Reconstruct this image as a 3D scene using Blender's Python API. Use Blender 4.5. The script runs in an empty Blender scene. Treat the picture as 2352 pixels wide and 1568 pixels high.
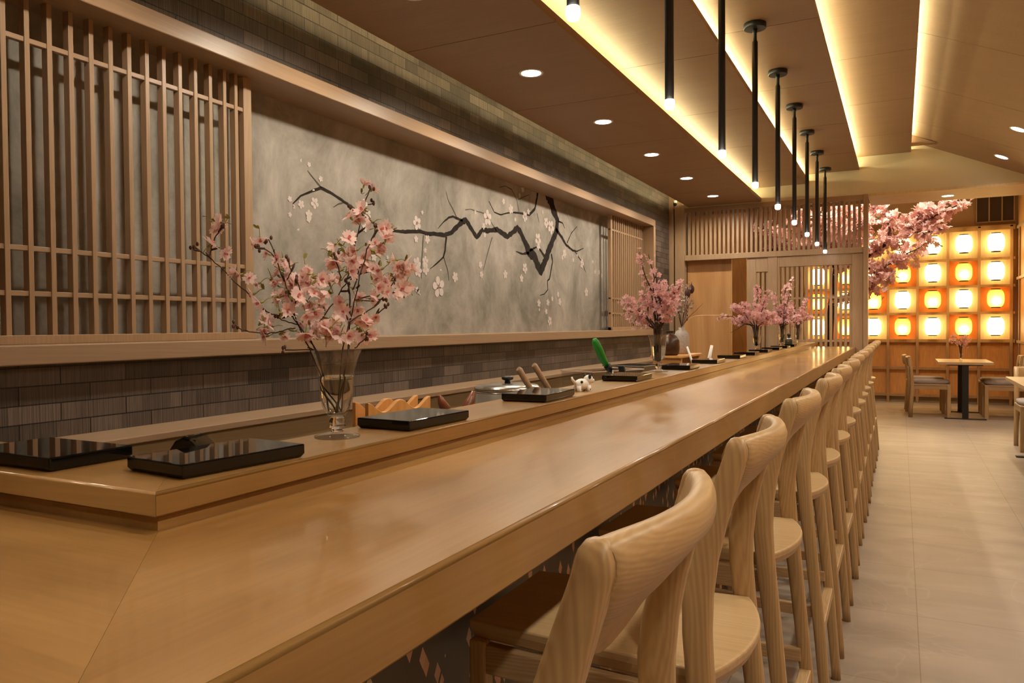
import bpy, bmesh, math, random
from mathutils import Vector, Matrix
random.seed(7)
C = bpy.context.scene.collection
PI = math.pi

# ------------------------------------------------------------------ helpers
class Bld:
    """collects shapes into one bmesh"""
    def __init__(self):
        self.bm = bmesh.new()
    def face(self, pts, m=0, smooth=False):
        vs = [self.bm.verts.new(p) for p in pts]
        f = self.bm.faces.new(vs); f.material_index = m; f.smooth = smooth
        return f
    def box(self, x0, x1, y0, y1, z0, z1, m=0):
        v = [self.bm.verts.new((x, y, z)) for x in (x0, x1) for y in (y0, y1) for z in (z0, z1)]
        for q in ((0, 1, 3, 2), (4, 6, 7, 5), (0, 4, 5, 1), (2, 3, 7, 6), (0, 2, 6, 4), (1, 5, 7, 3)):
            f = self.bm.faces.new([v[i] for i in q]); f.material_index = m
        return self
    def prism(self, pts, axis, a, b, m=0):
        """extrude a 2D outline along an axis; pts use the two other axes in order"""
        def p3(u, v, w):
            return {'x': (w, u, v), 'y': (u, w, v), 'z': (u, v, w)}[axis]
        A = [self.bm.verts.new(p3(u, v, a)) for u, v in pts]
        B = [self.bm.verts.new(p3(u, v, b)) for u, v in pts]
        n = len(pts); fs = [self.bm.faces.new(A), self.bm.faces.new(B[::-1])]
        for i in range(n):
            fs.append(self.bm.faces.new((A[i], B[i], B[(i + 1) % n], A[(i + 1) % n])))
        for f in fs: f.material_index = m
        return self
    def loft(self, rings, m=0, cap=True, smooth=True, closed=False):
        R = [[self.bm.verts.new(p) for p in r] for r in rings]
        n = len(R[0])
        rng = range(len(R)) if closed else range(len(R) - 1)
        for k in rng:
            a, b = R[k], R[(k + 1) % len(R)]
            for i in range(n):
                f = self.bm.faces.new((a[i], a[(i + 1) % n], b[(i + 1) % n], b[i]))
                f.material_index = m; f.smooth = smooth
        if cap and not closed:
            for r in (R[0][::-1], R[-1]):
                f = self.bm.faces.new(r); f.material_index = m
        return self
    def tube(self, pts, rad, n=8, m=0):
        pts = [Vector(p) for p in pts]
        if not hasattr(rad, '__len__'): rad = [rad] * len(pts)
        rings = []; nrm = None
        for i, p in enumerate(pts):
            t = (pts[min(i + 1, len(pts) - 1)] - pts[max(i - 1, 0)]).normalized()
            if nrm is None:
                nrm = t.orthogonal().normalized()
            else:
                nrm = (nrm - t * nrm.dot(t))
                nrm = nrm.normalized() if nrm.length > 1e-6 else t.orthogonal().normalized()
            bn = t.cross(nrm)
            rings.append([p + (nrm * math.cos(2 * PI * k / n) + bn * math.sin(2 * PI * k / n)) * rad[i] for k in range(n)])
        return self.loft(rings, m)
    def lathe(self, prof, c=(0, 0, 0), n=24, m=0, cap=True, smooth=True):
        rings = [[(c[0] + r * math.cos(2 * PI * k / n), c[1] + r * math.sin(2 * PI * k / n), c[2] + z) for k in range(n)] for r, z in prof]
        return self.loft(rings, m, cap, smooth)
    def ball(self, c, r, m=0, u=8, v=6, s=(1, 1, 1)):
        prof = [(r * math.sin(PI * i / v), -r * math.cos(PI * i / v)) for i in range(v + 1)]
        prof[0] = (r * .05, -r); prof[-1] = (r * .05, r)
        rings = [[(c[0] + a * math.cos(2 * PI * k / u) * s[0], c[1] + a * math.sin(2 * PI * k / u) * s[1], c[2] + z * s[2]) for k in range(u)] for a, z in prof]
        return self.loft(rings, m)

def obj(name, b, mats, parent=None, bevel=0, at=None):
    bm = b.bm if isinstance(b, Bld) else b
    bmesh.ops.recalc_face_normals(bm, faces=bm.faces)
    me = bpy.data.meshes.new(name)
    if at is not None:
        bmesh.ops.translate(bm, verts=bm.verts, vec=-Vector(at))
    bm.to_mesh(me); bm.free()
    for m in (mats if isinstance(mats, (list, tuple)) else [mats]): me.materials.append(m)
    o = bpy.data.objects.new(name, me); C.objects.link(o)
    if parent is not None: o.parent = parent
    elif at is not None: o.location = at
    if bevel:
        md = o.modifiers.new('edge', 'BEVEL'); md.width = bevel; md.segments = 2
        md.limit_method = 'ANGLE'; md.angle_limit = math.radians(40)
    return o

def tag(o, label, cat, group=None, kind=None):
    o['label'] = label; o['category'] = cat
    if group: o['group'] = group
    if kind: o['kind'] = kind
    return o

def thing(name, label, cat, loc=(0, 0, 0), rotz=0, group=None):
    o = bpy.data.objects.new(name, None); C.objects.link(o)
    o.empty_display_size = .05
    o.location = loc; o.rotation_euler = (0, 0, rotz)
    return tag(o, label, cat, group)

def struct(name, b, mats, parent=None, bevel=0):
    o = obj(name, b, mats, parent, bevel)
    if parent is None: o['kind'] = 'structure'
    return o

def dup(root, loc, rotz, label, group=None):
    r = root.copy(); C.objects.link(r); r.location = loc; r.rotation_euler = (0, 0, rotz)
    r['label'] = label
    if group: r['group'] = group
    for ch in list(root.children):
        c = ch.copy(); C.objects.link(c); c.parent = r
        for g in list(ch.children):
            d = g.copy(); C.objects.link(d); d.parent = c
    return r

ORD = ['first', 'second', 'third', 'fourth', 'fifth', 'sixth', 'seventh', 'eighth', 'ninth', 'tenth', 'eleventh', 'twelfth', 'thirteenth']

# ------------------------------------------------------------------ materials
def new_mat(name):
    m = bpy.data.materials.new(name); m.use_nodes = True
    nt = m.node_tree; return m, nt, nt.nodes['Principled BSDF']

def plain(name, col, rough=.5, metal=0, spec=.5, noise=0, nscale=20, coat=0):
    m, nt, p = new_mat(name)
    p.inputs['Base Color'].default_value = (*col, 1); p.inputs['Roughness'].default_value = rough
    p.inputs['Metallic'].default_value = metal; p.inputs['Specular IOR Level'].default_value = spec
    p.inputs['Coat Weight'].default_value = coat
    if noise:
        N, L = nt.nodes, nt.links
        tc = N.new('ShaderNodeTexCoord'); nz = N.new('ShaderNodeTexNoise'); nz.inputs['Scale'].default_value = nscale
        nz.inputs['Detail'].default_value = 4
        r = N.new('ShaderNodeValToRGB'); r.color_ramp.elements[0].position = .3; r.color_ramp.elements[1].position = .7
        r.color_ramp.elements[0].color = (*[c * (1 - noise) for c in col], 1); r.color_ramp.elements[1].color = (*[min(1, c * (1 + noise)) for c in col], 1)
        L.new(tc.outputs['Object'], nz.inputs['Vector']); L.new(nz.outputs['Fac'], r.inputs['Fac']); L.new(r.outputs['Color'], p.inputs['Base Color'])
    return m

def wood(name, light, dark, axis='y', rough=.4, scale=1.0, ring=.5, coat=0, spec=.5, coatrough=.1, blotch=0.0, freq=26):
    """procedural timber: growth rings cut at a slight tilt, long fibres, slow colour drift"""
    m, nt, p = new_mat(name); N, L = nt.nodes, nt.links
    tc = N.new('ShaderNodeTexCoord'); oi = N.new('ShaderNodeObjectInfo')
    off = N.new('ShaderNodeVectorMath'); off.operation = 'SCALE'; off.inputs[0].default_value = (3.1, 5.7, 4.3)
    L.new(oi.outputs['Random'], off.inputs['Scale'])
    add = N.new('ShaderNodeVectorMath'); add.operation = 'ADD'
    L.new(tc.outputs['Object'], add.inputs[0]); L.new(off.outputs[0], add.inputs[1])
    rot = N.new('ShaderNodeMapping')
    # turn the grain axis to z
    rot.inputs['Rotation'].default_value = {'z': (.04, .05, 0), 'y': (PI / 2 + .04, 0, .05), 'x': (0, PI / 2 + .04, .05)}[axis]
    L.new(add.outputs[0], rot.inputs['Vector'])
    mp = N.new('ShaderNodeMapping'); mp.inputs['Scale'].default_value = (scale, scale, scale * .12)
    L.new(rot.outputs[0], mp.inputs['Vector'])
    wv = N.new('ShaderNodeTexWave'); wv.wave_type = 'RINGS'; wv.rings_direction = 'Z'; wv.wave_profile = 'SIN'
    wv.inputs['Scale'].default_value = freq; wv.inputs['Distortion'].default_value = 13; wv.inputs['Detail'].default_value = 1.5
    wv.inputs['Detail Scale'].default_value = .6
    L.new(mp.outputs[0], wv.inputs['Vector'])
    nz = N.new('ShaderNodeTexNoise'); nz.inputs['Scale'].default_value = 7; nz.inputs['Detail'].default_value = 5; nz.inputs['Distortion'].default_value = .8
    L.new(mp.outputs[0], nz.inputs['Vector'])
    mix = N.new('ShaderNodeMix'); mix.data_type = 'FLOAT'; mix.inputs[0].default_value = ring
    L.new(nz.outputs['Fac'], mix.inputs[2]); L.new(wv.outputs['Fac'], mix.inputs[3])
    rp = N.new('ShaderNodeValToRGB'); rp.color_ramp.elements[0].position = .18; rp.color_ramp.elements[1].position = .82
    rp.color_ramp.elements[0].color = (*light, 1); rp.color_ramp.elements[1].color = (*dark, 1)
    L.new(mix.outputs[0], rp.inputs['Fac'])
    mp2 = N.new('ShaderNodeMapping'); mp2.inputs['Scale'].default_value = (scale * 160, scale * 160, scale * 3)
    L.new(rot.outputs[0], mp2.inputs['Vector'])
    fz = N.new('ShaderNodeTexNoise'); fz.inputs['Scale'].default_value = 1; fz.inputs['Detail'].default_value = 2
    L.new(mp2.outputs[0], fz.inputs['Vector'])
    fr = N.new('ShaderNodeMapRange'); fr.inputs['From Min'].default_value = .3; fr.inputs['From Max'].default_value = .7
    fr.inputs['To Min'].default_value = .9; fr.inputs['To Max'].default_value = 1.04
    L.new(fz.outputs['Fac'], fr.inputs['Value'])
    mul = N.new('ShaderNodeMix'); mul.data_type = 'RGBA'; mul.blend_type = 'MULTIPLY'; mul.inputs[0].default_value = 1
    L.new(rp.outputs['Color'], mul.inputs[6]); L.new(fr.outputs[0], mul.inputs[7])
    last = mul.outputs[2]
    if blotch:
        bz = N.new('ShaderNodeTexNoise'); bz.inputs['Scale'].default_value = 3.2; bz.inputs['Detail'].default_value = 6; bz.inputs['Distortion'].default_value = .5
        mp3 = N.new('ShaderNodeMapping'); mp3.inputs['Scale'].default_value = (1.6, 1.6, .6); L.new(rot.outputs[0], mp3.inputs['Vector'])
        L.new(mp3.outputs[0], bz.inputs['Vector'])
        br = N.new('ShaderNodeValToRGB'); br.color_ramp.elements[0].position = .35; br.color_ramp.elements[1].position = .68
        br.color_ramp.elements[0].color = (1 - blotch, 1 - blotch * 1.25, 1 - blotch * 1.6, 1); br.color_ramp.elements[1].color = (1.05, 1.05, 1.05, 1)
        L.new(bz.outputs['Fac'], br.inputs['Fac'])
        m2 = N.new('ShaderNodeMix'); m2.data_type = 'RGBA'; m2.blend_type = 'MULTIPLY'; m2.inputs[0].default_value = 1
        L.new(last, m2.inputs[6]); L.new(br.outputs['Color'], m2.inputs[7]); last = m2.outputs[2]
    L.new(last, p.inputs['Base Color'])
    p.inputs['Roughness'].default_value = rough; p.inputs['Specular IOR Level'].default_value = spec
    p.inputs['Coat Weight'].default_value = coat; p.inputs['Coat Roughness'].default_value = coatrough
    return m

def emit(name, col, s):
    m = bpy.data.materials.new(name); m.use_nodes = True; nt = m.node_tree
    nt.nodes.remove(nt.nodes['Principled BSDF'])
    e = nt.nodes.new('ShaderNodeEmission'); e.inputs['Color'].default_value = (*col, 1); e.inputs['Strength'].default_value = s
    nt.links.new(e.outputs[0], nt.nodes['Material Output'].inputs[0]); return m

def glass(name, col=(1, 1, 1), ior=1.45, rough=0.0):
    m, nt, p = new_mat(name)
    p.inputs['Base Color'].default_value = (*col, 1); p.inputs['Transmission Weight'].default_value = 1
    p.inputs['IOR'].default_value = ior; p.inputs['Roughness'].default_value = rough
    return m

MAPLE_TOP = wood('varnished maple worktop', (.375, .215, .074), (.315, .168, .051), 'y', .30, .9, .10, coat=.32, coatrough=.07, blotch=.26, freq=7, spec=.3)
MAPLE_TOPX = wood('varnished maple return', (.375, .215, .074), (.315, .168, .051), 'x', .30, .9, .10, coat=.32, coatrough=.07, blotch=.26, freq=7, spec=.3)
MAPLE_Y = wood('maple along the wall', (.41, .280, .178), (.36, .235, .14), 'y', .38, 1, .15)
MAPLE_Z = wood('maple upright', (.41, .277, .168), (.35, .222, .122), 'z', .4, 1, .2)
MAPLE_X = wood('maple crosswise', (.41, .280, .178), (.36, .235, .14), 'x', .4, 1, .15)
ASH = wood('pale ash', (.56, .39, .195), (.40, .245, .108), 'z', .42, 1.3, .30, freq=40)
ASH_Y = wood('pale ash back', (.56, .395, .205), (.46, .295, .135), 'y', .42, 1.3, .35, freq=46)
ASH_X = wood('pale ash rail', (.50, .35, .19), (.40, .25, .12), 'x', .42, 1.3, .4, freq=46)
SEAT = wood('pale ash seat', (.54, .39, .21), (.49, .33, .16), 'x', .4, 1, .12)
CEIL = wood('ceiling veneer', (.33, .20, .105), (.285, .165, .082), 'x', .5, 1, .12)
PLY_Z = wood('birch ply upright', (.60, .33, .135), (.46, .225, .075), 'z', .45, .5, .35, freq=9)
BATTEN = wood('lantern grid batten', (.44, .26, .11), (.36, .20, .08), 'z', .5, 1, .2)
PLY_D = wood('orange ply', (.74, .37, .11), (.62, .29, .08), 'z', .45, .8, .25)
DARKWOOD = wood('dark kitchen wood', (.36, .26, .14), (.31, .215, .105), 'y', .5, 1, .2)
HEADER = plain('painted plaster header', (.62, .52, .34), .8, noise=.03, nscale=3)
BLACK = plain('black powder coat', (.008, .008, .008), .45)
LACQ = plain('black lacquer', (.004, .004, .004), .035, spec=.5)
WHITE = plain('white ceramic', (.75, .72, .68), .35)
STEEL = plain('brushed steel', (.55, .53, .5), .22, 1)
GREEN = plain('green plastic', (.02, .30, .03), .35)
CUSHION = plain('grey cushion fabric', (.30, .25, .23), .9, noise=.12, nscale=120)
BROWNVASE = plain('dark brown glaze', (.06, .022, .010), .3, noise=.3, nscale=30)
BARK = plain('dark twig bark', (.060, .028, .018), .7, noise=.3, nscale=60)
TRUNK = plain('cherry trunk bark', (.05, .03, .022), .8, noise=.35, nscale=20)
SEPAL = plain('green sepal', (.26, .24, .05), .6)
BUD = plain('brown bud', (.10, .035, .02), .6)
DRIED = plain('dried pale flowers', (.50, .40, .34), .8, noise=.2, nscale=40)
def thin_glass(name, tint, ior):
    m = bpy.data.materials.new(name); m.use_nodes = True; N, L = m.node_tree.nodes, m.node_tree.links
    N.remove(N['Principled BSDF'])
    tr = N.new('ShaderNodeBsdfTransparent'); tr.inputs['Color'].default_value = (*tint, 1)
    gl = N.new('ShaderNodeBsdfGlossy'); gl.inputs['Roughness'].default_value = .01
    lw = N.new('ShaderNodeLayerWeight'); lw.inputs['Blend'].default_value = .5
    pw = N.new('ShaderNodeMath'); pw.operation = 'POWER'; pw.inputs[1].default_value = 4; L.new(lw.outputs['Facing'], pw.inputs[0])
    ma = N.new('ShaderNodeMath'); ma.operation = 'MULTIPLY_ADD'; ma.inputs[1].default_value = ior - 1; ma.inputs[2].default_value = .07; L.new(pw.outputs[0], ma.inputs[0])
    mx = N.new('ShaderNodeMixShader'); L.new(ma.outputs[0], mx.inputs[0])
    L.new(tr.outputs[0], mx.inputs[1]); L.new(gl.outputs[0], mx.inputs[2]); L.new(mx.outputs[0], N['Material Output'].inputs[0]); return m
def petal_mat(name, col, noise, nscale):
    m = plain(name, col, .6, noise=noise, nscale=nscale); N, L = m.node_tree.nodes, m.node_tree.links
    tl = N.new('ShaderNodeBsdfTranslucent'); mx = N.new('ShaderNodeMixShader'); mx.inputs[0].default_value = .38
    p = N['Principled BSDF']; src = p.inputs['Base Color'].links[0].from_socket if noise else None
    if src: L.new(src, tl.inputs['Color'])
    else: tl.inputs['Color'].default_value = (*col, 1)
    L.new(p.outputs[0], mx.inputs[1]); L.new(tl.outputs[0], mx.inputs[2]); L.new(mx.outputs[0], N['Material Output'].inputs[0]); return m
PETAL = petal_mat('pink petal', (.93, .69, .66), .12, 45)
PETAL_D = petal_mat('rose petal heart', (.80, .33, .33), 0, 1)
PETAL_M = petal_mat('mauve petal', (.80, .50, .50), .15, 40)
PETAL_T = petal_mat('tree blossom petal', (.95, .62, .58), .16, 9)
GLASS = thin_glass('clear glass', (.975, .975, .97), 1.55)
SOLID_GLASS = glass('solid glass stem', (1, 1, 1), 1.45)
WATER = glass('water', (.99, .98, .97), 1.33)
ACRYL = thin_glass('clear acrylic', (.95, .94, .93), 1.4)
LED = emit('cove strip', (1, .93, .54), 72)
LED2 = emit('wall cove strip', (1, .84, .46), 85)
LAMP = emit('downlight glow', (1, .88, .68), 30)
TIP = emit('pendant tip glow', (1, .90, .74), 40)
PAPER_W = emit('white paper lantern glow', (1, .73, .31), 7.0)

def brickwall():
    m, nt, p = new_mat('dark split brick'); N, L = nt.nodes, nt.links
    tc = N.new('ShaderNodeTexCoord'); sp = N.new('ShaderNodeSeparateXYZ'); cb = N.new('ShaderNodeCombineXYZ')
    L.new(tc.outputs['Object'], sp.inputs[0]); L.new(sp.outputs['Y'], cb.inputs['X']); L.new(sp.outputs['Z'], cb.inputs['Y'])
    def brick(w, off, c1, c2, c3, mort):
        b = N.new('ShaderNodeTexBrick'); b.inputs['Scale'].default_value = 1
        b.inputs['Brick Width'].default_value = w; b.inputs['Row Height'].default_value = .0595
        b.inputs['Mortar Size'].default_value = mort; b.inputs['Mortar Smooth'].default_value = .2; b.inputs['Bias'].default_value = 0
        b.offset = off; b.inputs['Color1'].default_value = (*c1, 1); b.inputs['Color2'].default_value = (*c2, 1); b.inputs['Mortar'].default_value = (*c3, 1)
        L.new(cb.outputs[0], b.inputs['Vector']); return b
    a = brick(.235, .43, (.050, .038, .032), (.130, .103, .087), (.012, .009, .007), .0024)
    c = brick(.1175, .29, (.70, .70, .70), (1.25, 1.22, 1.2), (.6, .6, .6), .0010)
    mul = N.new('ShaderNodeMix'); mul.data_type = 'RGBA'; mul.blend_type = 'MULTIPLY'; mul.inputs[0].default_value = 1
    L.new(a.outputs['Color'], mul.inputs[6]); L.new(c.outputs['Color'], mul.inputs[7])
    mp = N.new('ShaderNodeMapping'); mp.inputs['Scale'].default_value = (1, 190, 6); L.new(tc.outputs['Object'], mp.inputs['Vector'])
    st = N.new('ShaderNodeTexNoise'); st.inputs['Scale'].default_value = 1; st.inputs['Detail'].default_value = 3; L.new(mp.outputs[0], st.inputs['Vector'])
    sr = N.new('ShaderNodeMapRange'); sr.inputs['From Min'].default_value = .3; sr.inputs['From Max'].default_value = .7
    sr.inputs['To Min'].default_value = .72; sr.inputs['To Max'].default_value = 1.25; L.new(st.outputs['Fac'], sr.inputs['Value'])
    m2 = N.new('ShaderNodeMix'); m2.data_type = 'RGBA'; m2.blend_type = 'MULTIPLY'; m2.inputs[0].default_value = 1
    L.new(mul.outputs[2], m2.inputs[6]); L.new(sr.outputs[0], m2.inputs[7]); L.new(m2.outputs[2], p.inputs['Base Color'])
    p.inputs['Roughness'].default_value = .42
    # relief: each block proud by its own amount, ribbed face
    bw = N.new('ShaderNodeRGBToBW'); L.new(mul.outputs[2], bw.inputs[0])
    ad = N.new('ShaderNodeMath'); ad.operation = 'MULTIPLY_ADD'; ad.inputs[1].default_value = .18
    L.new(st.outputs['Fac'], ad.inputs[0]); L.new(bw.outputs[0], ad.inputs[2])
    bp = N.new('ShaderNodeBump'); bp.inputs['Strength'].default_value = .8; bp.inputs['Distance'].default_value = .02
    L.new(ad.outputs[0], bp.inputs['Height']); L.new(bp.outputs[0], p.inputs['Normal'])
    return m
BRICK = brickwall()

def floor_mat():
    m, nt, p = new_mat('large stone tile'); N, L = nt.nodes, nt.links
    tc = N.new('ShaderNodeTexCoord')
    nz = N.new('ShaderNodeTexNoise'); nz.inputs['Scale'].default_value = 2.2; nz.inputs['Detail'].default_value = 8; nz.inputs['Distortion'].default_value = .6
    mp0 = N.new('ShaderNodeMapping'); mp0.inputs['Scale'].default_value = (.7, 2.2, 1); L.new(tc.outputs['Object'], mp0.inputs['Vector'])
    L.new(mp0.outputs[0], nz.inputs['Vector'])
    rp = N.new('ShaderNodeValToRGB'); rp.color_ramp.elements[0].position = .3; rp.color_ramp.elements[1].position = .75
    rp.color_ramp.elements[0].color = (.310, .257, .205, 1); rp.color_ramp.elements[1].color = (.415, .35, .285, 1)
    L.new(nz.outputs['Fac'], rp.inputs['Fac'])
    # veins
    vz = N.new('ShaderNodeTexNoise'); vz.inputs['Scale'].default_value = 1.1; vz.inputs['Detail'].default_value = 3; vz.inputs['Distortion'].default_value = 1.2
    L.new(tc.outputs['Object'], vz.inputs['Vector'])
    vr = N.new('ShaderNodeValToRGB'); e = vr.color_ramp.elements
    e[0].position = .492; e[0].color = (0, 0, 0, 1); e[1].position = .5; e[1].color = (1, 1, 1, 1); x = e.new(.508); x.color = (0, 0, 0, 1)
    L.new(vz.outputs['Fac'], vr.inputs['Fac'])
    mv = N.new('ShaderNodeMix'); mv.data_type = 'RGBA'; mv.inputs[7].default_value = (.50, .47, .40, 1)
    ml = N.new('ShaderNodeMath'); ml.operation = 'MULTIPLY'; ml.inputs[1].default_value = .22
    L.new(vr.outputs['Color'], ml.inputs[0]); L.new(ml.outputs[0], mv.inputs[0]); L.new(rp.outputs['Color'], mv.inputs[6])
    mp = N.new('ShaderNodeMapping'); mp.inputs['Location'].default_value = (-.066 + .6 * 4, -.05, 0); L.new(tc.outputs['Object'], mp.inputs['Vector'])
    b = N.new('ShaderNodeTexBrick'); b.offset = 0; b.inputs['Scale'].default_value = 1; b.inputs['Brick Width'].default_value = .6; b.inputs['Row Height'].default_value = .72
    b.inputs['Mortar Size'].default_value = .0018; b.inputs['Color1'].default_value = (1, 1, 1, 1); b.inputs['Color2'].default_value = (.94, .94, .94, 1); b.inputs['Mortar'].default_value = (.62, .58, .52, 1)
    L.new(mp.outputs[0], b.inputs['Vector'])
    mu = N.new('ShaderNodeMix'); mu.data_type = 'RGBA'; mu.blend_type = 'MULTIPLY'; mu.inputs[0].default_value = 1
    L.new(mv.outputs[2], mu.inputs[6]); L.new(b.outputs['Color'], mu.inputs[7]); L.new(mu.outputs[2], p.inputs['Base Color'])
    p.inputs['Roughness'].default_value = .42
    return m
FLOOR = floor_mat()

def mural_mat():
    m, nt, p = new_mat('grey plaster mural ground'); N, L = nt.nodes, nt.links
    tc = N.new('ShaderNodeTexCoord'); mp = N.new('ShaderNodeMapping'); mp.inputs['Scale'].default_value = (1, 1.0, .8); L.new(tc.outputs['Object'], mp.inputs['Vector'])
    n1 = N.new('ShaderNodeTexNoise'); n1.inputs['Scale'].default_value = 2.3; n1.inputs['Detail'].default_value = 12; n1.inputs['Roughness'].default_value = .72; n1.inputs['Distortion'].default_value = .4
    L.new(mp.outputs[0], n1.inputs['Vector'])
    r = N.new('ShaderNodeValToRGB'); e = r.color_ramp.elements
    e[0].position = .30; e[0].color = (.145, .136, .114, 1); e[1].position = .70; e[1].color = (.47, .43, .385, 1)
    x = e.new(.5); x.color = (.305, .282, .246, 1)
    L.new(n1.outputs['Fac'], r.inputs['Fac']); L.new(r.outputs['Color'], p.inputs['Base Color'])
    p.inputs['Roughness'].default_value = .85
    return m
MURAL = mural_mat()
INK = plain('dark branch paint', (.030, .024, .021), .9, spec=.1, noise=.25, nscale=30)
INK_L = plain('faint twig paint', (.075, .062, .052), .8)
BLOOM = plain('white blossom paint', (.62, .55, .53), .8, noise=.06, nscale=20)
BLOOM_C = plain('rose blossom heart paint', (.30, .10, .09), .8)

def terrazzo():
    m, nt, p = new_mat('dark terrazzo'); N, L = nt.nodes, nt.links
    tc = N.new('ShaderNodeTexCoord'); mp = N.new('ShaderNodeMapping'); mp.inputs['Scale'].default_value = (1, 1.5, .8); L.new(tc.outputs['Object'], mp.inputs['Vector'])
    v = N.new('ShaderNodeTexVoronoi'); v.inputs['Scale'].default_value = 26; v.distance = 'MANHATTAN'; L.new(mp.outputs[0], v.inputs['Vector'])
    sep = N.new('ShaderNodeSeparateColor'); L.new(v.outputs['Color'], sep.inputs[0])
    th = N.new('ShaderNodeMath'); th.operation = 'MULTIPLY'; th.inputs[1].default_value = .95; L.new(sep.outputs[0], th.inputs[0])
    sub = N.new('ShaderNodeMath'); sub.operation = 'LESS_THAN'; L.new(v.outputs['Distance'], sub.inputs[0])
    th2 = N.new('ShaderNodeMath'); th2.operation = 'SUBTRACT'; th2.inputs[1].default_value = .30; L.new(th.outputs[0], th2.inputs[0]); L.new(th2.outputs[0], sub.inputs[1])
    r = N.new('ShaderNodeValToRGB'); e = r.color_ramp.elements
    e[0].color = (.85, .58, .38, 1); e[1].color = (.88, .76, .58, 1); x = e.new(.5); x.color = (.80, .48, .36, 1); L.new(sep.outputs[1], r.inputs['Fac'])
    mx = N.new('ShaderNodeMix'); mx.data_type = 'RGBA'; mx.inputs[6].default_value = (.135, .128, .118, 1)
    L.new(sub.outputs[0], mx.inputs[0]); L.new(r.outputs['Color'], mx.inputs[7]); L.new(mx.outputs[2], p.inputs['Base Color'])
    p.inputs['Roughness'].default_value = .4; return m
TERRAZZO = terrazzo()

def lantern_orange():
    m = bpy.data.materials.new('orange paper lantern glow'); m.use_nodes = True; nt = m.node_tree; N, L = nt.nodes, nt.links
    N.remove(N['Principled BSDF'])
    tc = N.new('ShaderNodeTexCoord')
    ln = N.new('ShaderNodeVectorMath'); ln.operation = 'DISTANCE'; ln.inputs[1].default_value = (.0, -.10, -.045)
    L.new(tc.outputs['Object'], ln.inputs[0])
    r = N.new('ShaderNodeValToRGB'); e = r.color_ramp.elements
    e[0].position = .02; e[0].color = (1.0, .78, .30, 1); e[1].position = .19; e[1].color = (.95, .27, .025, 1); x = e.new(.08); x.color = (1.0, .50, .07, 1)
    L.new(ln.outputs['Value'], r.inputs['Fac'])
    em = N.new('ShaderNodeEmission'); L.new(r.outputs['Color'], em.inputs['Color'])
    ms = N.new('ShaderNodeMapRange'); ms.inputs['From Min'].default_value = .02; ms.inputs['From Max'].default_value = .17; ms.inputs['To Min'].default_value = 7.0; ms.inputs['To Max'].default_value = 2.5; L.new(ln.outputs['Value'], ms.inputs['Value'])
    L.new(ms.outputs[0], em.inputs['Strength'])
    L.new(em.outputs[0], N['Material Output'].inputs[0]); return m
PAPER_O = lantern_orange()
LANTERNLIT_PLY = plain('ply tinted with lantern glow', (.92, .44, .12), .6, noise=.06, nscale=6)  # orange lantern light put into the base colour of the cell ply
PALEPLY = wood('pale ply', (.70, .52, .27), (.62, .43, .2), 'z', .5, .8, .2)

def lamp(name, loc, watts, col=(1, .87, .68), angle=100, blend=.7, rad=.04, parent=None):
    d = bpy.data.lights.new(name, 'SPOT'); d.energy = watts; d.color = col
    d.spot_size = math.radians(angle); d.spot_blend = blend; d.shadow_soft_size = rad
    o = bpy.data.objects.new(name, d); C.objects.link(o)
    if parent is not None: o.parent = parent
    o.location = loc; return o

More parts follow.
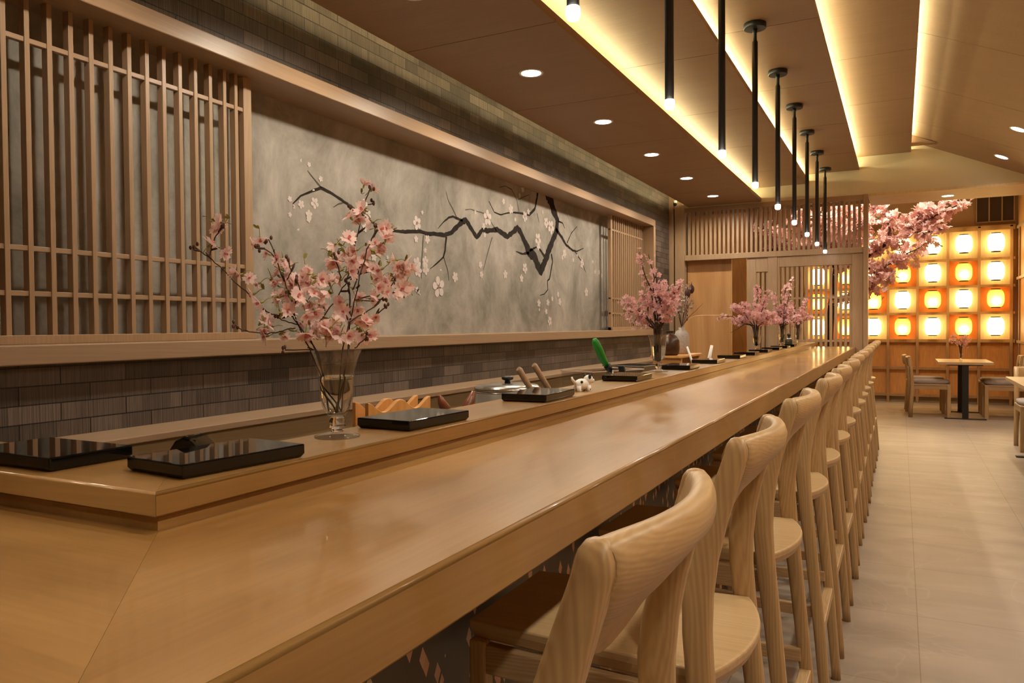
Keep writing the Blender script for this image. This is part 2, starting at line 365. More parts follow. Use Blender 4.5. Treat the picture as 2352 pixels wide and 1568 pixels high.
P_DOWN, P_SLOPE, P_PEND, P_BACK, EXPO = 53, 43, 11, 80, 0.18
MURAL_BRANCHES = [[(5.716,2.418,0.0459),(5.862,2.322,0.0527),(5.951,2.224,0.0474),(6.024,2.159,0.0359),(6.004,2.063,0.0329),(5.855,1.901,0.0351),(5.765,1.785,0.0405),(5.687,1.701,0.0401),(5.628,1.733,0.0397),(5.563,1.806,0.0450),(5.459,1.839,0.0387),(5.381,1.911,0.0328),(5.313,1.972,0.0298),(5.253,2.006,0.0268),(5.179,1.965,0.0212),(5.084,1.922,0.0209),(4.994,1.939,0.0206),(4.926,1.957,0.0178),(4.780,1.932,0.0174),(4.704,1.933,0.0172),(4.622,1.869,0.0170),(4.563,1.908,0.0168),(4.475,1.973,0.0213),(4.406,1.944,0.0187),(4.277,1.863,0.0160),(4.196,1.841,0.0135),(4.093,1.839,0.0133),(3.993,1.828,0.0130),(3.921,1.837,0.0107),(3.759,1.817,0.0104),(3.649,1.810,0.0081),(3.544,1.806,0.0060),(3.387,1.854,0.0058),(3.257,1.901,0.0056),(3.203,1.916,0.0074),(3.117,1.943,0.0072),(3.024,1.960,0.0089),(2.969,1.940,0.0070),(2.874,1.898,0.0051),(2.819,1.852,0.0034)],
[(3.024,1.964,0.0044),(2.976,1.996,0.0035),(2.926,2.031,0.0017)],
[(3.203,1.912,0.0037),(3.154,1.896,0.0037),(3.116,1.875,0.0018)],
[(4.429,1.961,0.0094),(4.306,1.975,0.0080),(4.251,1.960,0.0068),(4.187,1.924,0.0045),(4.119,1.874,0.0022)],
[(4.350,1.978,0.0058),(4.307,2.024,0.0046),(4.253,2.068,0.0034),(4.222,2.125,0.0023)],
[(4.222,1.835,0.0091),(4.205,1.743,0.0079),(4.183,1.699,0.0067),(4.115,1.658,0.0056),(4.028,1.614,0.0022)],
[(4.183,1.705,0.0045),(4.235,1.618,0.0034),(4.249,1.548,0.0023)],
[(3.954,1.816,0.0054),(3.942,1.721,0.0043),(3.926,1.613,0.0043),(3.930,1.546,0.0021)],
[(4.845,1.892,0.0050),(4.778,1.776,0.0037),(4.712,1.648,0.0025)],
[(5.640,2.406,0.0142),(5.613,2.285,0.0141),(5.570,2.192,0.0112),(5.464,2.133,0.0111),(5.346,2.128,0.0082),(5.196,2.116,0.0066),(5.087,2.098,0.0052),(4.982,2.072,0.0051),(4.881,2.078,0.0038),(4.803,2.146,0.0025)],
[(5.285,2.127,0.0054),(5.250,2.216,0.0040),(5.162,2.286,0.0040),(5.056,2.295,0.0026),(4.965,2.271,0.0026)],
[(5.272,2.223,0.0040),(5.372,2.261,0.0033),(5.466,2.292,0.0028)],
[(4.731,2.050,0.0037),(4.626,2.051,0.0036),(4.535,2.054,0.0024),(4.465,2.039,0.0024)],
[(5.985,2.080,0.0179),(6.116,2.019,0.0152),(6.212,1.963,0.0123),(6.361,1.926,0.0094),(6.465,1.927,0.0064),(6.626,1.969,0.0032)],
[(6.232,1.980,0.0062),(6.333,2.079,0.0047),(6.468,2.153,0.0032)],
[(6.033,2.149,0.0090),(6.137,2.146,0.0061),(6.185,2.102,0.0031)],
[(5.459,1.832,0.0111),(5.341,1.812,0.0082),(5.228,1.823,0.0027)],
[(5.467,1.847,0.0111),(5.564,1.879,0.0084),(5.631,1.896,0.0057)],
[(5.647,1.883,0.0085),(5.749,1.827,0.0144)],
[(5.890,1.857,0.0118),(5.917,1.796,0.0089),(5.851,1.645,0.0088),(5.806,1.625,0.0073),(5.814,1.552,0.0058),(5.743,1.514,0.0043),(5.658,1.500,0.0029)],
[(6.413,1.926,0.0063),(6.570,1.843,0.0048),(6.677,1.749,0.0033)],
[(5.610,2.162,0.0057),(5.651,2.096,0.0028)],
[(4.912,1.946,0.0051),(4.833,2.000,0.0025)],
]
MURAL_FLOWERS = [(2.974,1.877,0.0285),(2.876,1.857,0.0214),(2.931,1.813,0.0239),(2.928,1.791,0.0174),(2.825,1.838,0.0106),(3.021,2.006,0.0155),(2.936,2.063,0.0130),(2.881,2.072,0.0086),(2.965,1.946,0.0109),(2.799,1.872,0.0147),(2.797,1.796,0.0126),(2.853,1.733,0.0085),(3.369,1.921,0.0335),(3.402,1.873,0.0289),(3.374,1.797,0.0240),(3.884,1.883,0.0425),(3.942,1.954,0.0134),(3.872,1.784,0.0212),(3.997,1.796,0.0271),(3.971,1.724,0.0162),(3.879,1.636,0.0398),(3.892,1.592,0.0373),(3.970,1.656,0.0324),(3.974,1.608,0.0352),(3.876,1.477,0.0186),(3.579,1.650,0.0125),(3.453,1.643,0.0244),(4.122,1.503,0.0668),(4.326,1.578,0.0346),(4.668,1.682,0.0245),(4.680,1.615,0.0245),(5.044,1.636,0.0325),(5.378,1.703,0.0410),(5.315,1.621,0.0305),(4.776,2.024,0.0560),(4.717,1.959,0.0246),(4.735,1.899,0.0185),(5.026,2.177,0.0226),(5.145,2.135,0.0363),(5.350,2.318,0.0272),(5.295,2.259,0.0202),(5.385,2.109,0.0410),(5.448,2.155,0.0241),(5.217,2.065,0.0167),(5.885,2.080,0.0588),(5.788,2.109,0.0435),(5.624,1.952,0.0531),(5.631,1.899,0.0319),(5.720,2.187,0.0179),(6.275,2.232,0.0116),(6.171,1.883,0.0382),(6.122,1.845,0.0228),(6.370,1.841,0.0196),(6.580,1.820,0.0443),(6.860,1.860,0.0167),(6.917,1.768,0.0210),(7.036,1.770,0.0256),(7.096,1.740,0.0258),(6.685,1.562,0.0409),(6.022,1.519,0.0262),(6.059,1.457,0.0339),(5.631,1.435,0.0320),(5.639,1.382,0.0142),(5.812,1.447,0.0291),(5.902,1.479,0.0221),(5.845,1.290,0.0403),(5.776,1.370,0.0254),(4.601,2.042,0.0151),(4.150,1.619,0.0112),(3.890,1.467,0.0160),(3.904,1.446,0.0107),(6.464,1.887,0.0159)]
STEMS = [[(0.0012,0.0107,0.0014),(-0.0207,0.0871,0.0014),(-0.0360,0.1527,0.0014),(-0.0512,0.1767,0.0014),(-0.0643,0.1963,0.0013),(-0.0796,0.2160,0.0013),(-0.0884,0.2356,0.0011),(-0.0949,0.2531,0.0009),(-0.0862,0.2837,0.0007)],
[(-0.0818,0.2203,0.0011),(-0.0905,0.2221,0.0011),(-0.1124,0.2236,0.0010),(-0.1320,0.2313,0.0010),(-0.1473,0.2444,0.0010),(-0.1604,0.2596,0.0010),(-0.1866,0.2837,0.0009),(-0.2106,0.3077,0.0009),(-0.2325,0.3273,0.0008),(-0.2521,0.3426,0.0007),(-0.2641,0.3513,0.0005)],
[(-0.2368,0.3317,0.0005),(-0.2336,0.3448,0.0004),(-0.2281,0.3612,0.0004),(-0.2194,0.3775,0.0003),(-0.2095,0.3928,0.0003)],
[(-0.0731,0.2061,0.0008),(-0.0862,0.2094,0.0007),(-0.1015,0.2138,0.0007),(-0.1124,0.2192,0.0005)],
[(-0.0698,0.1996,0.0008),(-0.0818,0.1985,0.0007),(-0.0971,0.1941,0.0007),(-0.1211,0.1898,0.0007),(-0.1473,0.1920,0.0005),(-0.1648,0.1974,0.0005),(-0.1768,0.2061,0.0004)],
[(0.0077,0.0107,0.0012),(-0.0207,0.0981,0.0012),(-0.0469,0.1636,0.0012),(-0.0600,0.1963,0.0011),(-0.0687,0.2225,0.0010),(-0.0731,0.2509,0.0009),(-0.0851,0.2837,0.0008),(-0.0971,0.3186,0.0007),(-0.1015,0.3361,0.0005),(-0.1113,0.3579,0.0004)],
[(-0.0993,0.3273,0.0005),(-0.1146,0.3404,0.0004),(-0.1266,0.3415,0.0003)],
[(-0.0753,0.2837,0.0005),(-0.0665,0.2989,0.0005),(-0.0720,0.3251,0.0004)],
[(-0.0622,0.2444,0.0005),(-0.0534,0.2662,0.0005),(-0.0578,0.2880,0.0004)],
[(-0.0098,0.0151,0.0011),(-0.0294,0.1090,0.0011),(-0.0469,0.1789,0.0010),(-0.0381,0.2029,0.0010),(-0.0119,0.2356,0.0009),(0.0077,0.2662,0.0009),(0.0197,0.2837,0.0008)],
[(-0.0010,0.0107,0.0016),(0.0077,0.0871,0.0016),(0.0219,0.1527,0.0016),(0.0252,0.2182,0.0016),(0.0256,0.2618,0.0014),(0.0208,0.2880,0.0011),(0.0274,0.3142,0.0009),(0.0426,0.3710,0.0009),(0.0514,0.4147,0.0008),(0.0601,0.4409,0.0007),(0.0667,0.4507,0.0005)],
[(0.0055,0.0216,0.0011),(0.0186,0.1308,0.0011),(0.0274,0.2072,0.0010),(0.0426,0.2706,0.0009),(0.0623,0.3404,0.0008),(0.0754,0.3666,0.0007),(0.0798,0.3841,0.0005)],
[(0.0274,0.2706,0.0008),(0.0426,0.3230,0.0007),(0.0601,0.3579,0.0007),(0.0754,0.3841,0.0005)],
[(0.0012,0.0151,0.0013),(0.0121,0.1527,0.0012),(0.0274,0.2094,0.0011),(0.0557,0.2247,0.0011),(0.0754,0.2378,0.0010),(0.0972,0.2618,0.0009),(0.1125,0.2826,0.0007)],
[(0.0274,0.2487,0.0009),(0.0579,0.2596,0.0008),(0.0885,0.2815,0.0008),(0.1082,0.3011,0.0005)],
[(0.0208,0.1876,0.0008),(0.0405,0.2007,0.0007),(0.0667,0.2203,0.0005),(0.0863,0.2378,0.0004)],
[(0.0339,0.1614,0.0008),(0.0470,0.1723,0.0007),(0.0579,0.1843,0.0005)],
[(-0.0469,0.1636,0.0007),(-0.0665,0.1592,0.0007),(-0.0873,0.1603,0.0005)],
[(0.0186,0.2880,0.0007),(0.0121,0.3142,0.0005),(0.0110,0.3273,0.0004)],
[(0.0208,0.2880,0.0007),(0.0448,0.3011,0.0005),(0.0601,0.3110,0.0004)],
[(0.0317,0.2498,0.0005),(0.0667,0.2487,0.0005),(0.0885,0.2531,0.0004)],
[(0.0470,0.4081,0.0004),(0.0317,0.4125,0.0004),(0.0252,0.4190,0.0003)],
[(0.0547,0.4278,0.0004),(0.0667,0.4299,0.0003)]]
FLOWERS = [(-0.2270,0.3874),(-0.2106,0.3492),(-0.2074,0.3928),(-0.1648,0.2924),(-0.1713,0.2989),(-0.1571,0.2837),(-0.1517,0.2618),(-0.1277,0.3601),(-0.1375,0.3393),(-0.0927,0.3230),(-0.0993,0.3077),(-0.0884,0.2968),(-0.0753,0.3099),(-0.0491,0.3077),(-0.0436,0.2968),(-0.0578,0.2946),(-0.0818,0.2706),(-0.0698,0.2793),(-0.0862,0.2575),(-0.0949,0.2553),(-0.0753,0.2465),(-0.0632,0.2531),(-0.0403,0.2837),(-0.0370,0.2706),(-0.0294,0.2596),(-0.0556,0.2553),(-0.1102,0.2782),(-0.1167,0.2313),(-0.1004,0.2313),(-0.1298,0.2138),(-0.1244,0.1985),(-0.1320,0.2029),(-0.0753,0.2313),(-0.0403,0.2356),(-0.0305,0.2291),(-0.0360,0.2422),(-0.0163,0.2029),(0.0077,0.1941),(-0.0098,0.1767),(-0.0425,0.1898),(-0.0338,0.1832),(0.0230,0.1745),(0.0426,0.1789),(0.0536,0.1854),(0.0012,0.1767),(-0.0556,0.2094),(0.0623,0.2072),(0.0503,0.2138),(0.0699,0.2203),(0.0361,0.2094),(0.0055,0.2138),(0.0383,0.2334),(0.0121,0.2465),(-0.0032,0.2640),(-0.0098,0.2858),(0.0055,0.2858),(-0.0174,0.2858),(0.0012,0.3492),(0.0121,0.3404),(0.0219,0.3404),(-0.0010,0.3230),(0.0055,0.3175),(0.0339,0.3557),(0.0448,0.3361),(0.0514,0.3251),(0.0383,0.3186),(0.0339,0.2989),(0.0536,0.3120),(0.0230,0.3186),(0.0339,0.3961),(0.0667,0.3906),(0.0557,0.4081),(0.0536,0.4583),(0.0940,0.3797),(0.0896,0.3732),(0.0776,0.3492),(0.0710,0.3404),(0.0863,0.3644),(0.0863,0.3033),(0.1125,0.3208),(0.1234,0.3055),(0.1322,0.3077),(0.1191,0.3000),(0.0896,0.2858),(0.0972,0.2749),(0.0841,0.2706),(0.1234,0.2684),(0.1289,0.2727),(0.1256,0.2837),(0.1103,0.2553),(0.0623,0.2531),(0.0361,0.2575),(-0.1211,0.1658),(-0.0534,0.1658),(-0.0556,0.1570),(-0.0250,0.2094),(-0.0054,0.2225),(0.0164,0.2291),(-0.0207,0.1701),(0.0121,0.1658),(0.0317,0.1701),(-0.0010,0.1963),(-0.0294,0.1963),(-0.0447,0.2182),(-0.0927,0.2902),(-0.0643,0.2706)]
# ------------------------------------------------------------------ the room
YP = 8.94          # slatted partition
YL = 13.58         # lantern wall
YB = -3.0          # street end behind the camera
b = Bld(); b.box(-2.62, 1.62, YB, 14.0, -.05, 0); struct('floor', b, FLOOR)
for a in ((-2.64, -2.45, YB, YP, 0, 1.14), (-2.64, -2.45, YB, YP, 2.40, 3.32), (-2.64, -2.45, 8.19, YP, 1.14, 2.40), (-2.75, -2.64, YB, YP, 0, 3.32)):
    b = Bld(); b.box(*a); struct('wall_left', b, BRICK)
b = Bld(); b.box(1.56, 1.66, YB, 14.0, 0, 3.4); struct('wall_right', b, PLY_Z)
b = Bld()
for z in (.96, 1.90, 2.66): b.box(1.535, 1.56, 9.8, YL - .06, z - .02, z + .02)
for y in (10.4, 11.4, 12.4, 13.3): b.box(1.54, 1.56, y - .02, y + .02, .02, 2.66)
struct('trim_1', b, MAPLE_Y, bevel=.002)
b = Bld(); b.box(-2.75, 1.62, YB - .1, YB, 0, 3.3); struct('wall_front', b, HEADER)
b = Bld(); b.box(-2.75, 1.66, YB, 14.0, 3.32, 3.42); struct('ceiling', b, HEADER)

def slab(x0, x1, z0, joints, y0=YB, y1=YP, t=.04):
    """veneered ceiling plank with shadow joints"""
    b = Bld(); ys = [y0] + joints + [y1]
    for a, c in zip(ys[:-1], ys[1:]):
        b.box(x0, x1, a + .0025, c - .0025, z0, z0 + .016)
    b.box(x0, x1, y0, y1, z0 + .0155, z0 + t)
    return b
J = [-2.8 + 1.2 * k for k in range(10)]
for x0, x1, z in ((-2.22, -1.40, 2.63), (-1.68, -.895, 2.785), (-1.18, -.395, 2.885), (-.68, .092, 3.02)):
    y1 = YP + (.0 if z > 2.7 else 0)
    struct('ceiling', slab(x0, x1, z, J, YB, y1, .04 if z < 2.7 else .03), CEIL)
# cove backs: close each step behind the strip
b = Bld()
for x, z0, z1 in ((-1.68, 2.67, 2.785), (-1.18, 2.825, 2.885), (-.68, 2.925, 3.02), (-.16, 3.06, 3.22)):
    b.box(x - .012, x, YB, YP, z0, z1)
struct('trim_2', b, CEIL)
# the slope down to the right wall
def slope_z(x): return 3.128 - .44 * (x - .09)
b = Bld()
ys = [YB] + J + [YP]
for a, c in zip(ys[:-1], ys[1:]):
    b.prism([(-.17, slope_z(-.17)), (1.56, slope_z(1.56)), (1.56, slope_z(1.56) + .018), (-.17, slope_z(-.17) + .018)], 'y', a + .0025, c - .0025)
b.prism([(-.17, slope_z(-.17) + .017), (1.56, slope_z(1.56) + .017), (1.56, slope_z(1.56) + .05), (-.17, slope_z(-.17) + .05)], 'y', YB, YP)
struct('ceiling', b, CEIL)
# end cap of the last cove
b = Bld(); b.prism([(.092, 3.02), (.092, slope_z(.092)), (.32, 3.02)], 'y', 8.62, 8.66); struct('trim_3', b, CEIL)

# LED strips lying on the planks
def strip(x, z, mat, label, y0=YB, y1=YP - .02, w=.012):
    b = Bld(); b.box(x - w / 2, x + w / 2, y0, y1, z, z + .006)
    o = obj('cove_light_strip', b, mat); tag(o, label, 'light strip', 'cove strips above the ceiling planks')
strip(-1.51, 2.672, LED, 'warm light strip in the cove above the lowest ceiling plank')
strip(-.96, 2.817, LED, 'warm light strip in the cove above the second ceiling plank')
strip(-.44, 2.917, LED, 'warm light strip in the cove above the third ceiling plank')
strip(.04, 3.052, LED, 'warm light strip above the highest ceiling plank under the slope')
strip(-2.193, 2.670, LED2, 'warm light strip between ceiling edge and brick wall')

# header over the partition and the opening, with its soffit
b = Bld()
b.box(-2.45, 1.56, YP, YP + .10, 2.62, 3.32)
struct('wall_back', b, HEADER)
b = Bld(); b.box(-.31, 1.56, YP - .002, 9.70, 2.60, 2.626); struct('trim_4', b, PALEPLY)
b = Bld(); b.box(-2.47, 1.56, 9.66, 9.70, 2.626, 3.32); struct('trim_5', b, HEADER)

# slatted partition: frame, transom slats, fixed ply panel
b = Bld()
b.box(-2.47, -2.40, YP - .02, YP + .10, 0, 2.95); b.box(-2.385, -2.27, YP - .01, YP + .10, 0, 2.95)
b.box(-2.27, -.355, YP + .0, YP + .07, 2.565, 2.62)
b.box(-2.27, -.355, YP - .012, YP + .08, 2.003, 2.065)
b.box(-.355, -.309, YP - .02, YP + .12, 0, 2.62)
b.box(-1.33, -1.23, YP, YP + .07, 0, 2.003)
b.box(-1.56, -1.46, YP + .01, YP + .05, 0, 2.003); b.box(-1.46, -1.33, YP + .01, YP + .05, 1.84, 2.003)
b.box(-1.46, -1.33, YP + .01, YP + .05, 0, .3)
part = struct('wall_back', b, MAPLE_Z, bevel=.003)
for k in range(37):
    x = -2.245 + .0508 * k; s = Bld(); s.box(x + .010, x + .038, YP + .005, YP + .045, 2.06, 2.57)
    struct('transom_slat', s, MAPLE_Z, part, .002)
for k in range(3):
    x = -1.452 + .05 * k; s = Bld(); s.box(x, x + .026, YP + .02, YP + .05, .3, 1.84); struct('slat', s, MAPLE_Z, part, .002)
# sliding lattice door
b = Bld()
b.box(-1.23, -1.207, YP + .005, YP + .05, 0, 2.0); b.box(-.465, -.357, YP + .0, YP + .05, 0, 2.0)
b.box(-1.207, -.465, YP + .005, YP + .05, 1.885, 2.0); b.box(-1.207, -.465, YP + .005, YP + .05, 0, .22)
door = struct('door_1', b, MAPLE_Z, bevel=.003)
for k in range(15):
    x = -1.185 + .0495 * k; s = Bld(); s.box(x, x + .027, YP + .012, YP + .042, .2, 1.89); struct('slat', s, MAPLE_Z, door, .002)
for z in (.60, 1.06, 1.532):
    s = Bld(); s.box(-1.207, -.465, YP + .014, YP + .034, z - .011, z + .011); struct('door_rail', s, MAPLE_X, door, .002)
# ply sliding door in the opening and the passage behind it
b = Bld(); b.box(-2.27, -1.755, YP + .13, YP + .17, 0, 2.06); struct('door_2', b, PLY_Z, bevel=.002)
b = Bld(); b.box(-2.62, -1.85, 10.6, 10.7, 0, 3.3); struct('wall_passage', b, PLY_D)

# lantern wall
b = Bld(); b.box(-2.75, 1.62, YL, YL + .1, 0, 3.4); wl = struct('wall_lantern', b, plain('brown wall paint', (.40, .27, .17), .8, noise=.04, nscale=3))
b = Bld(); b.box(-1.75, 1.56, YL - .012, YL, 0.10, .945); struct('trim_6', b, PLY_D)
b = Bld(); b.box(-1.75, 1.56, YL - .012, YL, 0, .10); struct('baseboard_far', b, DARKWOOD)
GX = [-.177 - .4125 * 3 + .4125 * k for k in range(8)]       # batten centres
GZ = [.965, 1.394, 1.801, 2.208, 2.655]
b = Bld()
for x in GX: b.box(x - .02, x + .02, YL - .075, YL - .012, 0, 2.70)
for z in (.055 + .06, .538): b.box(-1.5, 1.5, YL - .07, YL - .012, z - .022, z + .022)
struct('trim_7', b, BATTEN, bevel=.002)
b = Bld()
for i, z in enumerate(GZ): b.box(-1.45, 1.52, YL - .07, YL - .012, z - (.02 if i < 4 else .02), z + (.02 if i else .03))
b.box(-1.45, 1.52, YL - .075, YL - .012, 2.675, 2.71)
struct('trim_8', b, BATTEN, bevel=.002)
# vent
t = thing('air_vent', 'dark air grille high on the wall above the lanterns', 'vent', (1.265, YL, 2.97))
b = Bld(); b.box(-.25, .25, -.02, 0, -.20, .22); obj('grille', b, plain('vent dark', (.05, .03, .02), .7), t)
b = Bld()
for x in (-.25, -.085, .08, .235): b.box(x, x + .018, -.03, -.02, -.2, .2)
for z in (-.215, .205): b.box(-.25, .253, -.03, -.02, z, z + .02)
obj('frame', b, plain('vent frame', (.35, .25, .16), .6), t)

# lanterns: colour by cell, rows from the top, columns from the right
PAT = {0: 'WWWWWWW', 1: 'WOWOWOW', 2: 'OWOWOWO', 3: 'WOWOWOW'}
def lantern_proto(paper, bulb, label):
    t = thing('paper_lantern', label, 'lantern', (0, 0, 0), 0, 'paper lanterns in the wall grid')
    b = Bld(); prof = []
    for i in range(29):
        a = i / 28; z = -.128 + .256 * a
        r = .112 * (1 - abs(2 * a - 1) ** 3.6 * .36) + (.0012 if i % 2 else -.0012)
        prof.append((r, z))
    b.lathe(prof, n=20, cap=False); obj('paper_shade', b, paper, t)
    for z in (.129, -.145):
        b = Bld(); b.lathe([(.058, 0), (.062, .002), (.062, .014), (.058, .016)], (0, 0, z), 18); obj('cap', b, BLACK, t)
    return t
LW = LO = None
PN = ['rightmost', 'second', 'third', 'fourth', 'fifth', 'sixth', 'seventh']
RN = ['top row', 'second row', 'third row', 'bottom row']
pale = {}
for r in range(4):
    for c in range(7):
        ch = PAT[r][c]; x = (GX[6 - c] + GX[7 - c]) / 2; z = (GZ[3 - r] + GZ[4 - r]) / 2 + .012
        pos = PN[c] + (' column' if c == 0 else ' column from the right')
        lab = ('white' if ch == 'W' else 'orange') + ' glowing paper lantern, ' + RN[r] + ', ' + pos
        loc = (x, YL - .15, z)
        if ch == 'W':
            if LW is None: LW = lantern_proto(PAPER_W, False, lab); LW.location = loc
            else: dup(LW, loc, 0, lab)
        else:
            if LO is None: LO = lantern_proto(PAPER_O, True, lab); LO.location = loc
            else: dup(LO, loc, 0, lab)
        p = Bld(); p.box(GX[6 - c] + .02, GX[7 - c] - .02, YL - .02, YL - .012, GZ[3 - r] + .02, GZ[4 - r] - .02)
        struct('cell_panel', p, PALEPLY if ch == 'W' else LANTERNLIT_PLY, wl)

# ------------------------------------------------------------------ mural wall: frame, painting, lattices
b = Bld(); b.box(-2.635, -2.40, YB, 8.19, 2.33, 2.40); fr = obj('top_rail', b, MAPLE_Y, bevel=.004)
root = thing('mural_frame', 'long maple frame around the painted mural on the brick wall', 'frame', (-2.40, 4, 1.2))
def rel(o, r):
    o.parent = r; o.data.transform(Matrix.Translation(-Vector(r.location))); return o
rel(fr, root)
b = Bld(); b.box(-2.635, -2.40, YB, 8.19, 1.14, 1.203); rel(obj('bottom_rail', b, MAPLE_Y, bevel=.004), root)
b = Bld(); b.box(-2.635, -2.40, 8.125, 8.19, 1.203, 2.33); rel(obj('side_jamb', b, MAPLE_Z, bevel=.004), root)

b = Bld(); b.box(-2.638, -2.63, YB, 8.12, 1.203, 2.33, 0)
XM = -2.6285
def stroke(pts, m):
    n = len(pts)
    # resample with a little roughness so the boughs read as gnarled
    P = []
    for (y0, z0, r0), (y1, z1, r1) in zip(pts[:-1], pts[1:]):
        k = max(2, int(math.hypot(y1 - y0, z1 - z0) / .02))
        for i in range(k):
            a = i / k; P.append((y0 + (y1 - y0) * a, z0 + (z1 - z0) * a, (r0 + (r1 - r0) * a)))
    P.append(pts[-1]); L = []; R = []
    for i, (y, z, r) in enumerate(P):
        y2, z2, _ = P[min(i + 1, len(P) - 1)]; y1, z1, _ = P[max(i - 1, 0)]
        d = Vector((y2 - y1, z2 - z1)); d = d.normalized() if d.length else Vector((1, 0))
        q = r * random.uniform(.8, 1.2); q2 = r * random.uniform(.8, 1.2)
        L.append(b.bm.verts.new((XM, y - d.y * q, z + d.x * q))); R.append(b.bm.verts.new((XM, y + d.y * q2, z - d.x * q2)))
    for i in range(len(P) - 1):
        f = b.bm.faces.new((L[i], L[i + 1], R[i + 1], R[i])); f.material_index = m
for s in MURAL_BRANCHES: stroke([(y, z, max(r, .0022)) for y, z, r in s], 1 if s[0][2] > .006 else 2)
for i, (y, z, r) in enumerate(MURAL_FLOWERS):
    x = XM + .0008 + .00012 * (i % 9); n = 5 if r > .012 else random.choice((2, 3, 4)); a0 = random.uniform(0, 6.28)
    for k in range(n):
        a = a0 + 2 * PI * k / 5; cy, cz = y + math.cos(a) * r * .55, z + math.sin(a) * r * .55
        vs = []
        for j in range(10):
            t = 2 * PI * j / 10; u = math.cos(t) * r * .50; v = math.sin(t) * r * .36 * (1 + .25 * math.cos(t))
            vs.append((x, cy + u * math.cos(a) - v * math.sin(a), cz + u * math.sin(a) + v * math.cos(a)))
        b.face(vs, 3)
    if r > .04:
        b.face([(x + .0006, y + math.cos(t * PI / 4) * r * .13, z + math.sin(t * PI / 4) * r * .2) for t in range(8)], 4)
o = obj('painted_mural', b, [MURAL, INK, INK_L, BLOOM, BLOOM_C])
tag(o, 'grey mural of a plum branch with white blossoms behind the bar', 'mural')

def lattice(name, label, y0, y1, bars, stile0, stile1):
    t = thing(name, label, 'screen', (-2.515, (y0 + y1) / 2, 1.203)); cy = (y0 + y1) / 2
    b = Bld()
    if stile1: b.box(-.034, .0, y1 - .045 - cy, y1 - cy, 0, 1.127)
    if stile0: b.box(-.034, .0, y0 - cy, y0 + .045 - cy, 0, 1.127)
    b.box(-.034, .012, y0 - cy, y1 - cy, 0, .03)
    obj('stile_frame', b, MAPLE_Z, t, .002)
    for y in bars:
        b = Bld(); b.box(-.032, -.001, y - .0086 - cy, y + .0086 - cy, .028, 1.127); obj('vertical_bar', b, MAPLE_Z, t, .0015)
    for z in (2.188, 1.515, 1.368):
        b = Bld(); b.box(-.026, -.005, y0 - cy, y1 - cy, z - 1.203 - .0085, z - 1.203 + .0085); obj('horizontal_bar', b, MAPLE_Y, t, .0015)
lattice('lattice_screen', 'near maple lattice screen in front of the mural, left of the blossoms', .60, 2.452, [1.424 + .0736 * k for k in range(-10, 13)] + [2.368], True, True)
lattice('lattice_screen', 'far maple lattice screen at the passage end of the mural', 7.06, 8.125, [7.06 + .045 + .062 * k for k in range(1, 17)], True, False)

# ------------------------------------------------------------------ bar
t = thing('bar_counter', 'long varnished maple bar counter with raised back shelf and dark terrazzo front', 'counter', (0, 0, 0))
def rounded(x0, x1, z0, z1, r):
    """board section with a softly rounded front arris; thin guard strips keep the flats flat"""
    p = [(x0, z1), (x1 - r - .0012, z1), (x1 - r, z1)]
    for i in range(1, 7):
        a = PI / 2 * i / 6; p.append((x1 - r + r * math.sin(a), z1 - r + r * math.cos(a)))
    return p + [(x1, z1 - r - .0012), (x1, z0 + .003), (x1, z0 + .002), (x1 - .002, z0), (x1 - .003, z0), (x0, z0)]
def board(b, ra, rb):
    b.loft([ra, rb], smooth=True)
    for f in b.bm.faces:
        if len(f.verts) > 4: f.smooth = False
        elif f.calc_area() > .12: f.smooth = False
PR = rounded(-.86, -.43, .928, 1.0, .0055); PS = rounded(-.978, -.81, 1.018, 1.05, .0035)
b = Bld(); board(b, [(x, .247 + (-.43 - x), z) for x, z in PR], [(x, YP, z) for x, z in PR]); obj('worktop', b, MAPLE_TOP, t)
b = Bld(); board(b, [(x - .0004, .247 + (-.43 - x), z) for x, z in PR], [(-2.40, .247 + (-.43 - x), z) for x, z in PR]); obj('return_worktop', b, MAPLE_TOPX, t)
b = Bld(); b.prism([(-.74, .42), (-.74, YP), (-.86, YP), (-.86, .60), (-2.40, .60), (-2.40, .42)], 'z', 0, .929); obj('front_panel', b, TERRAZZO, t)
b = Bld(); board(b, [(x, .626 + (-.81 - x), z) for x, z in PS], [(x, YP, z) for x, z in PS]); obj('shelf_board', b, MAPLE_TOP, t)
b = Bld(); board(b, [(x - .0004, .626 + (-.81 - x), z) for x, z in PS], [(-2.40, .626 + (-.81 - x), z) for x, z in PS]); obj('return_shelf_board', b, MAPLE_TOPX, t)
b = Bld(); b.prism([(-.818, .634), (-.818, YP), (-.968, YP), (-.968, .784), (-2.40, .784), (-2.40, .634)], 'z', .9995, 1.0185); obj('riser', b, MAPLE_TOP, t)
b = Bld(); b.prism([(-.87, .70), (-.87, YP), (-.972, YP), (-.972, .788), (-2.40, .788), (-2.40, .70)], 'z', .20, 1.0); obj('kitchen_side', b, DARKWOOD, t)
t = thing('back_ledge', 'low maple ledge along the foot of the brick wall', 'ledge', (0, 0, 0))
b = Bld(); b.box(-2.45, -2.22, 1.46, YP - .02, .876, .90); obj('ledge_top', b, MAPLE_Y, t, .003)
b = Bld(); b.box(-2.45, -2.24, 1.46, YP - .02, .0, .876); obj('ledge_front', b, DARKWOOD, t)
b = Bld(); b.box(-2.45, -2.26, .80, 1.46, .0, .895); obj('ledge_end', b, MAPLE_X, t, .003)
t = thing('kitchen_worktop', 'grey kitchen worktop set low behind the bar shelf', 'worktop', (0, 0, 0))
b = Bld(); b.box(-1.62, -.98, .80, YP - .3, .86, .90); obj('worktop_slab', b, plain('worktop steel', (.34, .31, .27), .35, .6), t, .003)
